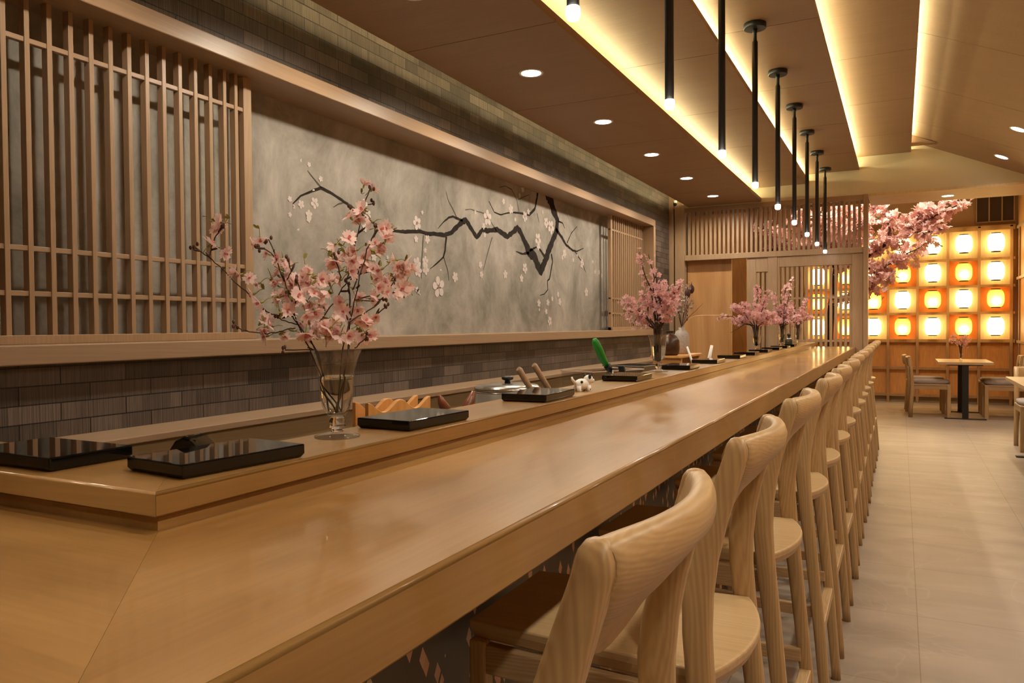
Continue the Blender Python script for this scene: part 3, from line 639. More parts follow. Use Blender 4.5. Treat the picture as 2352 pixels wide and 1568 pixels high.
b = Bld(); b.box(-1.58, -1.0, .82, YP - .32, 0, .86); obj('worktop_base', b, DARKWOOD, t)
# ------------------------------------------------------------------ bar stools
def rrect(hx, hy, n=16, p=3.2):
    out = []
    for k in range(n):
        a = 2 * PI * k / n; c, s = math.cos(a), math.sin(a)
        out.append((math.copysign(abs(c) ** (2 / p), c) * hx, math.copysign(abs(s) ** (2 / p), s) * hy))
    return out
def interp(tab, z):
    for (z0, a), (z1, c) in zip(tab[:-1], tab[1:]):
        if z <= z1:
            f = (z - z0) / (z1 - z0); f = max(0, min(1, f)); return a + (c - a) * f
    return tab[-1][1]
SX = -.45                                     # stool origin; local x points to the aisle
POSTX = [(0, -.198), (.30, -.222), (.55, -.247), (.72, -.266), (.82, -.2745), (.88, -.270), (.95, -.252), (1.0, -.236), (1.05, -.219), (1.09, -.206)]
POSTY = [(0, .197), (.72, .192), (.86, .182), (1.06, .163), (1.2, .150)]
POSTW = [(0, .0155), (.5, .018), (.75, .0215), (.86, .0235), (.95, .0205), (1.05, .018), (1.09, .017)]
def smooth_post(z):
    s = 0
    for d in (-.05, -.025, 0, .025, .05): s += interp(POSTX, max(0, z + d))
    return s / 5 - SX
def stool_proto(label):
    t = thing('bar_stool', label, 'stool', (0, 0, 0), 0, 'bar stools along the counter')
    for sy in (-1, 1):
        b = Bld(); rings = []
        for i in range(25):
            z = 1.055 * min(1, i / 20) + (.027 * math.sin((i - 20) / 4 * PI / 2) if i > 20 else 0); x = smooth_post(min(z, 1.06)); w = interp(POSTW, z); yy = sy * interp(POSTY, z)
            k = 1 if i <= 20 else max(.25, math.cos((i - 20) / 4 * PI / 2) ** .6)
            rings.append([(x + u * k, yy + v * k, z) for u, v in rrect(w, .0150)])
        b.loft(rings); obj('rear_leg', b, ASH, t)
    # curved back
    b = Bld(); rings = []; n = 29
    for i in range(n):
        q = -1 + 2 * i / (n - 1); y = q * .166; e = 0; cap = 1
        zt = 1.083 - .004 * q ** 8; zb = 1.026 - .098 * max(0, math.cos(q * PI / 2)) ** .8
        zc, hz = (zt + zb) / 2, (zt - zb) / 2 * (cap if e > .5 else 1); ring = []
        for k in range(20):
            a = 2 * PI * k / 20; c, s = math.cos(a), math.sin(a)
            u = math.copysign(abs(c) ** .6, c); v = math.copysign(abs(s) ** .55, s)
            z = zc + v * hz; th = .0165 + .0035 * (1 - abs(v))
            sz = max(0, min(1, (z - .95) / .11)); sz = sz * sz * (3 - 2 * sz)
            x = smooth_post(min(z, 1.06)) + (.034 * sz - .012 * (1 - sz)) * (1 - q * q) + u * th * (.75 + .25 * sz)
            ring.append((x, y, z))
        rings.append(ring)
    b.loft(rings); obj('backrest', b, ASH_Y, t)
    # seat with a rounded rear edge
    out = [(-.685 - SX, -.150), (-.685 - SX, .150)]
    for i in range(15):
        q = 1 - 2 * i / 14; out.append((-.254 - SX + .042 * (1 - abs(q) ** 2), q * .178))
    b = Bld(); rings = []
    for z, k in ((.690, .88), (.698, .965), (.715, .997), (.7255, 1.0), (.729, .99)):
        cx = -.47 - SX
        rings.append([(cx + (x - cx) * k, y * k, z) for x, y in out])
    b.loft(rings, smooth=False); obj('seat', b, SEAT, t, .002)
    for sy in (-1, 1):
        b = Bld(); b.box(-.680 - SX, -.648 - SX, sy * .146 - .016, sy * .146 + .016, 0, .698); obj('front_leg', b, ASH, t, .004)
        def rail(x0, y0, x1, y1, w, z0, z1):
            q = Bld(); q.prism([(x0 - SX, sy * y0 - w), (x0 - SX, sy * y0 + w), (x1 - SX, sy * y1 + w), (x1 - SX, sy * y1 - w)], 'z', z0, z1); return q
        obj('apron', rail(-.652, .147, -.275, .174, .011, .640, .691), ASH_X, t, .003)
        obj('side_stretcher', rail(-.652, .147, -.235, .184, .010, .345, .380), ASH_X, t, .003)
    b = Bld(); b.box(-.676 - SX, -.656 - SX, -.135, .135, .640, .691); obj('apron', b, ASH_Y, t, .003)
    b = Bld(); b.box(-.680 - SX, -.650 - SX, -.135, .135, .225, .262); obj('foot_rail', b, ASH_Y, t, .003)
    b = Bld(); b.box(-.240 - SX, -.210 - SX, -.185, .185, .290, .325); obj('rear_stretcher', b, ASH_Y, t, .003)
    return t
SY = [.725, 1.315, 1.975, 2.68, 3.27, 3.87, 4.49, 5.05, 5.63, 6.24, 6.85, 7.44, 8.12]
st = None
for i, y in enumerate(SY):
    lab = 'pale ash bar stool, ' + (ORD[i] if i else 'first') + ' from the near end of the counter'
    loc = (SX + (.004, 0, -.003, .002, 0, .003, -.002, 0, .004, 0, -.002, .002, 0)[i], y, 0)
    if st is None: st = stool_proto(lab); st.location = loc
    else: dup(st, loc, (0, .01, -.012, .008, 0, -.01, .01, 0, 0, .01, -.01, 0, 0)[i], lab)

# ------------------------------------------------------------------ lacquer trays
def tray_proto(label):
    t = thing('lacquer_tray', label, 'tray', (0, 0, 0), 0, 'black lacquer trays on the bar shelf')
    b = Bld(); o = [(-.065, -.105), (.065, -.105), (.065, .105), (-.065, .105)]
    b.loft([[(x * .94, y * .96, 0) for x, y in o], [(x, y, .006) for x, y in o], [(x, y, .0205) for x, y in o]], smooth=False)
    obj('tray_body', b, LACQ, t, .0022); return t
TR = [(-.897, .803, -.10), (-.893, 1.306, -.045), (-.886, 1.897, .03), (-.893, 2.68, .04), (-.893, 3.44, .03), (-.895, 4.01, .02), (-.893, 4.62, .02),
      (-.896, 5.13, .03), (-.892, 5.66, .0), (-.890, 6.19, .03), (-.892, 6.68, .0), (-.893, 7.14, .02)]
tr = None
for i, (x, y, r) in enumerate(TR):
    lab = 'glossy black lacquer tray on the bar shelf, ' + ORD[i] + ' from the near shelf corner'
    if tr is None: tr = tray_proto(lab); tr.location = (x, y, 1.05); tr.rotation_euler.z = r
    else: dup(tr, (x, y, 1.05), r, lab)
dup(tr, (-1.165, .715, 1.05), PI / 2, 'glossy black lacquer tray on the shelf return at the far left')
b = Bld()
prof = [(0, 0), (.05, .004), (.064, .012), (.056, .026), (.036, .030), (.010, .016)]
b.prism([(-.034, 0), (.034, 0), (.030, .008), (.006, .030), (-.006, .034), (-.022, .026), (-.032, .012)], 'y', -.024, .024)
o = obj('lacquer_rest', b, LACQ, None, .006, at=None); o.location = (-.985, .835, 1.0505); o.rotation_euler.z = .25
tag(o, 'small curved black lacquer rest behind the first large tray', 'rest')

# ------------------------------------------------------------------ vases and blossoms
def vase_proto(label):
    t = thing('footed_vase', label, 'vase', (0, 0, 0), 0, 'glass vases on the bar shelf')
    outer = [(.0145, .039), (.0205, .045), (.0262, .056), (.0295, .070), (.0312, .086), (.0324, .105), (.0345, .124), (.0385, .142), (.0455, .158), (.0468, .1605)]
    inner = [(.0450, .1605), (.0437, .157), (.0368, .141), (.0328, .123), (.0307, .105), (.0295, .086), (.0278, .070), (.0243, .057), (.0180, .047), (.006, .0425)]
    b = Bld(); b.lathe(outer + inner, n=36); obj('glass_body', b, GLASS, t)
    b = Bld(); b.lathe([(.041, 0), (.0412, .003), (.030, .0065), (.012, .0105)], n=36); obj('foot', b, GLASS, t)
    b = Bld(); b.lathe([(.0115, .0106), (.0092, .0135), (.0140, .0185), (.0147, .0215), (.0128, .0245), (.0147, .029), (.0118, .034), (.0143, .0388)], n=36); obj('stem', b, SOLID_GLASS, t)
    b = Bld(); b.lathe([(.004, .0432), (.0172, .0476), (.0236, .0574), (.0271, .0702), (.0288, .086), (.0300, .105), (.0306, .112)], n=32); obj('water', b, WATER, t)
    return t
VP = [(-.917, 1.09), (-.925, 3.19), (-.930, 5.72), (-.915, 6.93), (-.912, 8.06)]
va = None
VL = ['clear footed glass vase holding the nearest pink blossom branches', 'clear footed glass vase beyond the black and white dog figurine', 'clear footed glass vase on the shelf before the dark passage doorway',
      'clear footed glass vase before the left edge of the lattice door', 'small looking clear footed glass vase at the far end of the bar shelf']
for i, (x, y) in enumerate(VP):
    if va is None: va = vase_proto(VL[0]); va.location = (x, y, 1.05)
    else: dup(va, (x, y, 1.05), 0, VL[i])

def petal(b, c, d, s, L, W, m, cup=.25):
    """one petal from c along d (unit), s is the side vector"""
    nrm = d.cross(s).normalized()
    p0 = c; p1 = c + d * L * .45 + s * W * .5 + nrm * L * cup * .3; p2 = c + d * L * .45 - s * W * .5 + nrm * L * cup * .3
    p3 = c + d * L * .95 + s * W * .32 + nrm * L * cup; p4 = c + d * L * .95 - s * W * .32 + nrm * L * cup; p5 = c + d * L * .84 + nrm * L * cup * .8
    bm = b.bm; v = [bm.verts.new(p) for p in (p0, p1, p2, p3, p4, p5)]
    for q in ((0, 1, 5), (0, 5, 2), (1, 3, 5), (2, 5, 4)):
        f = bm.faces.new([v[k] for k in q]); f.material_index = m; f.smooth = True
def flower(b, c, ax, R, n=7, heart=True, open_=.55):
    ax = ax.normalized(); u = ax.orthogonal().normalized(); w = ax.cross(u); a0 = random.uniform(0, 6.28)
    for k in range(n):
        a = a0 + 2 * PI * k / n + random.uniform(-.15, .15); o = open_ * random.uniform(.75, 1.25)
        rad = u * math.cos(a) + w * math.sin(a); d = (ax * (1 - o * .6) + rad * o * 1.5).normalized(); s = ax.cross(rad).normalized()
        petal(b, c, d, s, R * random.uniform(.85, 1.12), R * .62, 0, -.22)
    if heart:
        for k in range(5):
            a = a0 + 1.3 * k; rad = u * math.cos(a) + w * math.sin(a); d = (ax + rad * .35).normalized()
            petal(b, c, d, ax.cross(rad).normalized(), R * .5, R * .22, 1, 0)
def bough(b, pts, rad, n=7):
    P = [Vector(p) for p in pts]; Q = []; R = []
    for i in range(len(P) - 1):
        k = 3
        for j in range(k):
            a = j / k; Q.append(P[i].lerp(P[i + 1], a) + Vector([random.uniform(-.0012, .0012) for _ in range(3)])); R.append(rad[i] + (rad[i + 1] - rad[i]) * a)
    Q.append(P[-1]); R.append(rad[-1]); b.tube(Q, R, n)
def sepals(b, c, ax, R):
    b.lathe([(R * .05, -R * .42), (R * .10, -R * .30), (R * .13, -R * .08), (R * .07, .02 * R)], (0, 0, 0), 5)
    M = ax.normalized().to_track_quat('Z', 'Y').to_matrix()
    for v in list(b.bm.verts)[-20:]: v.co = c + M @ v.co

# nearest arrangement, modelled branch by branch: u runs along the picture of the shelf, v is up, w is depth
YW = math.radians(27.05)
def local(u, v, w): return Vector((u * math.cos(YW) - w * math.sin(YW), u * math.sin(YW) + w * math.cos(YW), v))
t = thing('cherry_branches', 'tall pink cherry blossom branches in the nearest glass vase', 'branches', (VP[0][0], VP[0][1], 1.05), 0, 'blossom branches in the bar vases')
b = Bld(); tips = []
WD = [.02, .02, .02, .03, -.03, -.03, -.04, -.05, -.05, .01, 0, -.02, .03, -.03, .04, .05, -.02, -.05, -.04, .03, .02, .02, .03]
for si, s in enumerate(STEMS):
    w1 = WD[si]; n = len(s); pts = []
    for i, (u, v, r) in enumerate(s):
        f = max(0, min(1, (v - .06) / .25)); w = w1 * f
        if v < .16:                                   # inside the vase: keep within the glass
            k = .022 if v < .12 else .034; u = max(-k, min(k, u)); w = max(-.012, min(.012, w))
        pts.append(local(u, max(.050, v), w))
    bough(b, pts, [max(.0011, r) for _, _, r in s]); tips.append((pts[-1], (pts[-1] - pts[-2]).normalized()))
    for p, q in zip(pts[1:], pts[2:]):
        if p.z > .2 and random.random() < .6:
            d = ((q - p).normalized() + Vector([random.uniform(-1, 1) for _ in range(3)]) * .8).normalized(); b.tube([p, p + d * .010, p + d * .017], [.0018, .0022, .0008], 5)
obj('branches', b, BARK, t)
b = Bld(); bs = Bld(); bb = Bld()
for (u, v) in FLOWERS + [(u + random.uniform(-.016, .016), v + random.uniform(-.014, .014)) for u, v in FLOWERS if random.random() < .5]:
    w = random.uniform(-.05, .05); R = .0175 * random.uniform(.8, 1.15)
    ax = local(random.uniform(-1, 1), random.uniform(-.9, .6), random.uniform(-1, .35)).normalized()
    if v > .32: ax = (ax + Vector((0, 0, .1))).normalized()
    c = local(u, max(v, .185), w); flower(b, c, ax, R, random.choice((6, 7, 8, 9)), True, random.uniform(.4, .75))
    sepals(bs, c, ax, R)
    bs.tube([c - ax * R * .35, c - ax * R * .8 + Vector((0, 0, .003)), c - ax * R * 1.25 + Vector((0, 0, .002))], [.0007, .0007, .0009], 4)
    if random.random() < .45:
        d = local(random.uniform(-1, 1), random.uniform(-.6, 1), random.uniform(-1, 1)).normalized(); q = c - ax * R * 1.2
        for j in range(3):
            e = (d + Vector([random.uniform(-.6, .6) for _ in range(3)])).normalized(); petal(bs, q, e, e.orthogonal().normalized(), .014, .0042, 0, .1)
obj('blossoms', b, [PETAL, PETAL_D], t)['kind'] = 'stuff'
obj('sepals', bs, SEPAL, t)['kind'] = 'stuff'
for p, d in tips:
    for j in range(3): bb.ball(p + Vector([random.uniform(-.006, .006) for _ in range(3)]), .0028, u=6, v=4, s=(1, 1, 1.5))
obj('buds', bb, BUD, t)['kind'] = 'stuff'

def arrangement(label, loc, stems, dens, R, seed, pet=PETAL_M, spread=1.0, nm='cherry_branches', grp='blossom branches in the bar vases', base=.05):
    random.seed(seed)
    t = thing(nm, label, 'branches', loc, 0, grp)
    b = Bld(); f = Bld(); bd = Bld()
    for (u, v, w, n) in stems:
        tip = local(u, v, w); root = Vector((random.uniform(-.008, .008), random.uniform(-.008, .008), base)); mid = Vector((0, 0, base + .11)) + tip * .12
        mid.x = max(-.03, min(.03, mid.x)); mid.y = max(-.03, min(.03, mid.y)); mid.z = max(base + .10, min(base + .14, mid.z))
        P = [root, mid]
        for k in range(1, 6):
            a = k / 5; q = mid.lerp(tip, a) + Vector([random.uniform(-.012, .012) for _ in range(3)]) * (1 if k < 5 else 0) + Vector((0, 0, .03 * math.sin(PI * a))); P.append(q)
        bough(b, P, [.0040, .0038, .0034, .003, .0026, .0022, .0014], 5)
        for i in range(int(n * dens)):
            a = random.uniform(.22, 1) ** .8; k = min(len(P) - 2, int(a * (len(P) - 1))); q = P[k].lerp(P[k + 1], a * (len(P) - 1) - k)
            if q.z < base + .15: q.z = base + .15 + random.uniform(0, .04)
            ax = Vector([random.gauss(0, 1) for _ in range(3)]).normalized(); c = q + ax * random.uniform(.008, .034) * spread
            flower(f, c, ax + Vector((0, 0, -.1)), R * random.uniform(.8, 1.2), 5, False, .7)
            if random.random() < .25: bd.ball(q + ax * .008, .0028, u=5, v=4)
    obj('branches', b, BARK, t); obj('blossoms', f, [pet, PETAL_D], t)['kind'] = 'stuff'; obj('buds', bd, BUD, t)['kind'] = 'stuff'
    return t
# (u right, v up, w depth, flowers) of each stem tip, metres
V2 = [(-.075, .515, .02, 34), (-.045, .50, -.03, 16), (-.14, .30, .03, 46), (-.155, .26, -.04, 34), (-.06, .32, .05, 50), (.0, .36, -.05, 46), (.03, .38, .04, 60), (.095, .37, -.02, 55), (.10, .30, .05, 60), (.055, .28, -.06, 55), (-.10, .20, .06, 26), (-.02, .42, 0, 26)]
arrangement('pink cherry blossom branches standing before the far lattice screen', (VP[1][0], VP[1][1], 1.05), V2, 1.15, .0125, 21)
V3 = [(-.27, .24, .05, 18), (-.18, .32, -.05, 60), (-.14, .22, .08, 60), (-.08, .34, .1, 60), (.0, .47, .0, 50), (.07, .42, -.06, 44), (.06, .33, .08, 60), (.12, .27, -.08, 50), (.10, .20, .06, 44), (-.05, .26, -.1, 60), (-.19, .14, .0, 18)]
arrangement('pink cherry blossom branches before the dark passage doorway', (VP[2][0], VP[2][1], 1.05), V3, 1.3, .0150, 22)
V4 = [(-.14, .30, .0, 50), (-.06, .46, .05, 36), (.10, .60, .0, 16), (.02, .52, -.05, 40), (.10, .34, .06, 50), (-.10, .22, -.08, 46), (.05, .26, .1, 55), (.14, .24, -.06, 30), (-.01, .36, .02, 60), (.2, .2, .05, 14)]
arrangement('pink cherry blossom branches left of the lattice door slats', (VP[3][0], VP[3][1], 1.05), V4, 1.2, .0160, 23)
V5 = [(-.15, .34, .0, 30), (-.06, .42, .05, 30), (.02, .36, -.05, 50), (.08, .44, .0, 36), (.10, .30, .06, 46), (-.06, .26, -.06, 40), (.14, .26, .0, 26)]
arrangement('pink cherry blossom branches at the far end of the bar shelf', (VP[4][0], VP[4][1], 1.05), V5, 1.1, .0165, 24, PETAL_M)
random.seed(31)

# ------------------------------------------------------------------ things behind the shelf
ZK = .90
t = thing('wavy_holder', 'orange wooden rack with wavy top edge behind the second tray', 'rack', (-1.13, 1.555, ZK), 1.42)
def wave(x): return .158 + .013 * math.cos(x * PI / .056)
for y in (-.028, .016):
    b = Bld(); pts = [(-.11, 0), (.11, 0)] + [(.11 - .22 * i / 40, wave(.11 - .22 * i / 40)) for i in range(41)]
    b.prism(pts, 'y', y, y + .012); obj('wavy_board', b, PLY_D, t, .002)
b = Bld(); b.box(-.11, .11, -.028, .028, 0, .012); obj('rack_base', b, PLY_D, t, .002)
t = thing('peg_stand', 'dark red wooden stand with two horn shaped pegs', 'stand', (-1.12, 1.845, ZK), 1.35)
b = Bld(); b.box(-.05, .05, -.03, .03, 0, .09); obj('stand_block', b, BROWNVASE, t, .004)
REDW = plain('red brown wood', (.20, .06, .025), .35, noise=.3, nscale=60)
for s in (-1, 1):
    b = Bld(); b.tube([(s * .028, 0, .08), (s * .040, 0, .115), (s * .060, .0, .140), (s * .070, 0, .162)], [.012, .016, .012, .005], 10); obj('peg', b, REDW, t)
t = thing('rice_pot', 'shiny steel rice pot with lid beyond the peg stand', 'pot', (-1.25, 2.41, ZK))
b = Bld(); b.lathe([(.10, 0), (.115, .006), (.118, .02), (.118, .112), (.122, .115), (.122, .120), (.116, .122)], n=40); obj('pot_body', b, STEEL, t)
b = Bld(); b.lathe([(.119, .1205), (.119, .132), (.108, .140), (.07, .146), (.02, .149)], n=40); lid = obj('lid', b, STEEL, t)
b = Bld(); b.lathe([(.012, .147), (.009, .156), (.020, .160), (.022, .168), (.012, .172)], n=16); obj('lid_knob', b, BLACK, lid)
for i, (x0, y0, x1, y1, zt) in enumerate(((-1.06, 2.155, -1.03, 2.22, 1.115), (-1.075, 2.30, -1.035, 2.37, 1.120))):
    b = Bld(); b.tube([(x0 - .02, y0, zt), (x0 - .017, y0 + .004, zt - .004), (x1 + .03, y1 + .04, .906)], [.008, .0105, .0085], 12)
    o = obj('wooden_pestle', b, MAPLE_Z); tag(o, ['thick round wooden stick leaning behind the third tray, left one', 'thinner round wooden stick leaning behind the third tray, right one'][i], 'stick', 'wooden sticks leaning behind the third tray')
# dog figurine
t = thing('dog_figurine', 'small white dog figurine with black spots on the bar shelf', 'figurine', (-.868, 2.165, 1.05), 1.0); t.scale = (.85, .85, .85)
b = Bld()
b.ball((0, 0, .024), .021, u=12, v=8, s=(1.45, 1, 1)); b.ball((.030, 0, .040), .017, u=12, v=8, s=(1.1, 1, 1)); b.ball((.047, 0, .036), .009, u=10, v=6)
for sx, sy in ((-.02, -.012), (-.02, .012), (.022, -.012), (.022, .012)): b.tube([(sx, sy, .02), (sx, sy, .004), (sx + .004, sy, 0.0)], [.009, .008, .008], 8)
b.tube([(-.028, 0, .03), (-.040, 0, .042), (-.042, 0, .052)], [.006, .005, .003], 8)
obj('body', b, WHITE, t)
for s in (-1, 1):
    b = Bld(); b.ball((.026, s * .015, .052), .008, u=8, v=6, s=(.8, .6, 1.2)); obj('ear', b, BLACK, t)
b = Bld()
for p in ((.0555, 0, .038, .003), (.043, .0115, .046, .0022), (.043, -.0115, .046, .0022), (-.012, -.0185, .034, .005), (.012, .019, .030, .005), (-.028, .010, .036, .005), (-.02, -.013, .006, .0055), (.024, -.015, .006, .0055)): b.ball(p[:3], p[3], u=8, v=6)
obj('black_spots', b, BLACK, t)
# clear acrylic display case and the green handled tool standing in it
t = thing('acrylic_case', 'clear acrylic sushi case behind the fourth tray', 'case', (-1.39, 3.765, ZK), -.42)
b = Bld()
for a in ((-.115, -.110, -.19, .19, 0, .115), (.110, .115, -.19, .19, 0, .115), (-.110, .110, -.19, -.185, 0, .115), (-.110, .110, .185, .19, 0, .115), (-.11, .11, -.185, .185, 0, .006)): b.box(*a)
obj('clear_walls', b, ACRYL, t)
b = Bld()
for a in ((-.117, -.108, -.192, .192, .115, .120), (.108, .117, -.192, .192, .115, .120), (-.108, .108, -.192, -.183, .115, .120), (-.108, .108, .183, .192, .115, .120)): b.box(*a)
obj('rim', b, plain('frosted rim', (.62, .46, .36), .4), t)
t = thing('kitchen_tool', 'green handled kitchen tool with black sheath standing beside the fourth tray', 'tool', (-1.17, 3.24, ZK + .008))
TX = .30; 
def tl(a, s=0): return (-.03 - a * .08 + s * .0, -a * .22 * .45, .05 + a)
b = Bld(); b.tube([(-.006, -.002, .160), (-.016, -.018, .185), (-.030, -.040, .235), (-.040, -.055, .270), (-.043, -.060, .283)], [.012, .017, .019, .016, .008], 12); obj('handle', b, GREEN, t)
b = Bld(); b.tube([(.004, .012, .138), (-.005, -.001, .162)], [.014, .017], 12); obj('collar', b, BLACK, t)
b = Bld(); b.tube([(.04, .085, .0), (.028, .055, .06), (.006, .016, .142)], [.006, .006, .009], 8); obj('shaft', b, STEEL, t)
b = Bld(); b.prism([(.055, .03), (.085, .03), (.062, .160), (.034, .160)], 'y', .03, .05); obj('sheath', b, BLACK, t, .003)
# wooden stand with two bottles and dried stems
t = thing('display_stand', 'small wooden display stand under the two ceramic vases', 'stand', (-1.30, 4.92, ZK))
b = Bld(); b.box(-.10, .10, -.27, .27, .143, .157); obj('stand_top', b, PLY_D, t, .002)
for y in (-.25, .22):
    b = Bld(); b.box(-.09, .09, y, y + .03, 0, .143); obj('stand_foot', b, PLY_D, t, .002)
b = Bld(); b.lathe([(.045, 0), (.058, .01), (.062, .05), (.060, .095), (.040, .125), (.022, .135), (.024, .15), (.028, .156)], n=24)
o = obj('ceramic_vase', b, BROWNVASE, at=None); o.location = (-1.30, 4.74, ZK + .157); tag(o, 'dark brown ceramic bottle on the wooden stand behind the second blossoms', 'vase')
b = Bld(); b.lathe([(.042, 0), (.050, .008), (.052, .06), (.050, .12), (.036, .150), (.018, .160), (.020, .175)], n=24)
o = obj('ceramic_vase', b, plain('grey white crackle', (.42, .37, .33), .5, noise=.15, nscale=90)); o.location = (-1.30, 5.03, ZK + .157); tag(o, 'whitish ceramic bottle holding dried stems on the wooden stand', 'vase')
random.seed(40)
t = thing('dried_stems', 'dried pale stems with dark seed pods in the whitish bottle', 'branches', (-1.30, 5.03, ZK + .157))
b = Bld(); f = Bld(); pd = Bld()
for u, v, w in ((-.06, .42, 0), (-.02, .46, .04), (.03, .45, -.03), (.07, .47, .03), (.0, .38, .05), (.14, .33, 0), (.05, .36, -.05), (-.04, .34, -.04)):
    P = [Vector((0, 0, .06)), Vector((0, 0, .18))] + [Vector((0, 0, .18)).lerp(local(u, v, w), a) + Vector([random.uniform(-.01, .01) for _ in range(3)]) for a in (.35, .7, 1)]
    bough(b, P, [.002, .002, .0018, .0014, .001], 5)
    for i in range(34 if u < .1 else 0):
        q = P[2].lerp(P[4], random.uniform(.15, 1)); ax = Vector([random.gauss(0, 1) for _ in range(3)]).normalized(); flower(f, q + ax * random.uniform(.006, .03), ax, .011, 4, False, .6)
for u, v, w in ((.035, .40, -.03), (.075, .43, .03)): pd.ball(local(u, v, w), .024, u=12, v=8, s=(.8, .8, 1.25)); pd.tube([local(u, v + .025, w), local(u, v + .05, w)], [.004, .001], 6)
obj('stems', b, BARK, t); obj('dried_blooms', f, [DRIED, DRIED], t)['kind'] = 'stuff'; obj('seed_pods', pd, plain('dark seed pod', (.07, .02, .02), .5), t)
# metal tray rim behind, board, clips
t = thing('steel_pan', 'shallow steel pan behind the second glass vase', 'pan', (-1.37, 4.27, ZK), -.2)
b = Bld()
for a in ((-.12, .12, -.14, -.13, 0, .12), (-.12, .12, .13, .14, 0, .12), (-.12, -.11, -.13, .13, 0, .12), (.11, .12, -.13, .13, 0, .12), (-.11, .11, -.13, .13, 0, .008), (-.135, -.12, -.155, .155, .115, .12), (.12, .135, -.155, .155, .115, .12), (-.12, .12, -.155, -.14, .115, .12), (-.12, .12, .14, .155, .115, .12)): b.box(*a)
obj('pan_body', b, STEEL, t)
t = thing('wooden_board', 'tall rounded plywood board standing behind the bar', 'board', (-1.45, 6.40, ZK))
b = Bld(); pts = [(-.19, 0), (.19, 0), (.19, .43)] + [(.19 - .07 * (1 - math.cos(PI / 2 * i / 6)) - .0, .36 + .07 * math.sin(PI / 2 * i / 6)) for i in range(1, 1)] + [(-.05 - .14 * math.sin(PI / 2 * i / 8), .29 + .14 * math.cos(PI / 2 * i / 8)) for i in range(9)]
b.prism(pts, 'y', -.012, .012); obj('board_panel', b, PLY_Z, t, .004)
for i, (x, y, u) in enumerate(((-1.04, 4.34, -.05), (-1.04, 4.62, .03))):
    b = Bld(); b.tube([(x, y, .905), (x + u * .3, y, 1.02), (x + u, y, 1.125)], [.004, .007, .006] if i == 0 else [.007, .012, .009], 8)
    o = obj('white_utensil', b, WHITE); tag(o, ['thin white stick leaning above the sixth tray', 'wider pale spatula standing upright above the sixth tray'][i], 'utensil', 'white utensils behind the sixth tray')
# small dark bottle near the far end
t = thing('small_bottle', 'small dark bottle with black stopper near the far end of the shelf', 'bottle', (-.935, 7.55, 1.05))
b = Bld(); b.lathe([(.030, 0), (.034, .004), (.034, .045), (.026, .055)], n=20); obj('bottle_body', b, plain('dark green glass', (.03, .04, .02), .1), t)
b = Bld(); b.lathe([(.027, .055), (.027, .064), (.012, .070)], n=20); obj('silver_shoulder', b, STEEL, t)
b = Bld(); b.lathe([(.009, .068), (.009, .085), (.017, .092), (.015, .106), (.005, .112)], n=16); obj('stopper', b, BLACK, t)

# ------------------------------------------------------------------ ceiling lights
def pendant_proto(label):
    t = thing('pendant_light', label, 'pendant', (0, 0, 0), 0, 'black tube pendants over the bar')
    b = Bld(); b.lathe([(.058, .0), (.060, -.003), (.060, -.026), (.057, -.029)], n=28); obj('canopy', b, BLACK, t)
    b = Bld(); b.lathe([(.0125, -.028), (.0125, -.05), (.0105, -.052), (.0105, -.09), (.0155, -.10), (.0155, -.862)], n=18); tb = obj('tube', b, BLACK, t)
    b = Bld(); b.lathe([(.0155, -.862), (.0175, -.866), (.0175, -.884), (.012, -.893)], n=18); obj('light_tip', b, TIP, tb)
    return t
pe = None
for k in range(9):
    y = 1.73 + .866 * k; loc = (-.71, y, 2.885)
    lab = 'slim black tube pendant light over the bar, ' + ORD[k] + ' from the camera'
    if pe is None: pe = pendant_proto(lab); pe.location = loc
    else: dup(pe, loc, 0, lab)
    lamp('pendant_lamp', (-.71, y, 1.975), P_PEND, angle=80, rad=.018)
for k in range(-2, 0): lamp('pendant_lamp', (-.71, 1.73 + .866 * k, 1.975), P_PEND, angle=80, rad=.018)
def down_proto(label, grp):
    t = thing('recessed_downlight', label, 'downlight', (0, 0, 0), 0, grp)
    b = Bld(); b.lathe([(.052, -.0005), (.058, -.003), (.066, -.003), (.068, 0)], n=28, cap=False); tg = obj('trim_ring', b, WHITE, t)
    b = Bld(); b.lathe([(.054, -.0012), (.03, -.0016), (.001, -.0018)], n=28, cap=False); obj('lens', b, LAMP, tg)
    return t
dn = None
for k in range(6):
    y = 2.65 + 1.13 * k; lab = 'round recessed downlight in the plank beside the brick wall, ' + ORD[k] + ' from the camera'
    loc = (-1.80, y, 2.63)
    if dn is None: dn = down_proto(lab, 'downlights beside the brick wall'); dn.location = loc
    else: dup(dn, loc, 0, lab)
for k in range(-1, 6): lamp('downlight_or_fill_lamp', (-1.80, 2.65 + 1.13 * k, 2.622), P_DOWN * (.62 if k < 0 else 1), angle=165, blend=.45, rad=.05)
for y, lab in ((8.47, 'recessed downlight in the right ceiling slope nearest the header'), (7.33, 'recessed downlight in the right ceiling slope cut by the photo edge')):
    d = dup(dn, (.84, y, slope_z(.84) - .0005), 0, lab, 'downlights in the right slope'); d.rotation_euler = (0, math.atan(.44), 0)
for k in range(9): lamp('downlight_or_fill_lamp', (.84, 8.47 - 1.14 * k, slope_z(.84) - .02), P_SLOPE, angle=150, rad=.05)
dup(dn, (.445, 9.357, 2.60), 0, 'recessed downlight in the soffit above the opening to the lanterns', 'soffit downlight')
lamp('downlight_or_fill_lamp', (.445, 9.357, 2.59), P_DOWN, angle=120, rad=.05); lamp('downlight_or_fill_lamp', (1.1, 9.357, 2.59), P_DOWN, angle=120, rad=.05)
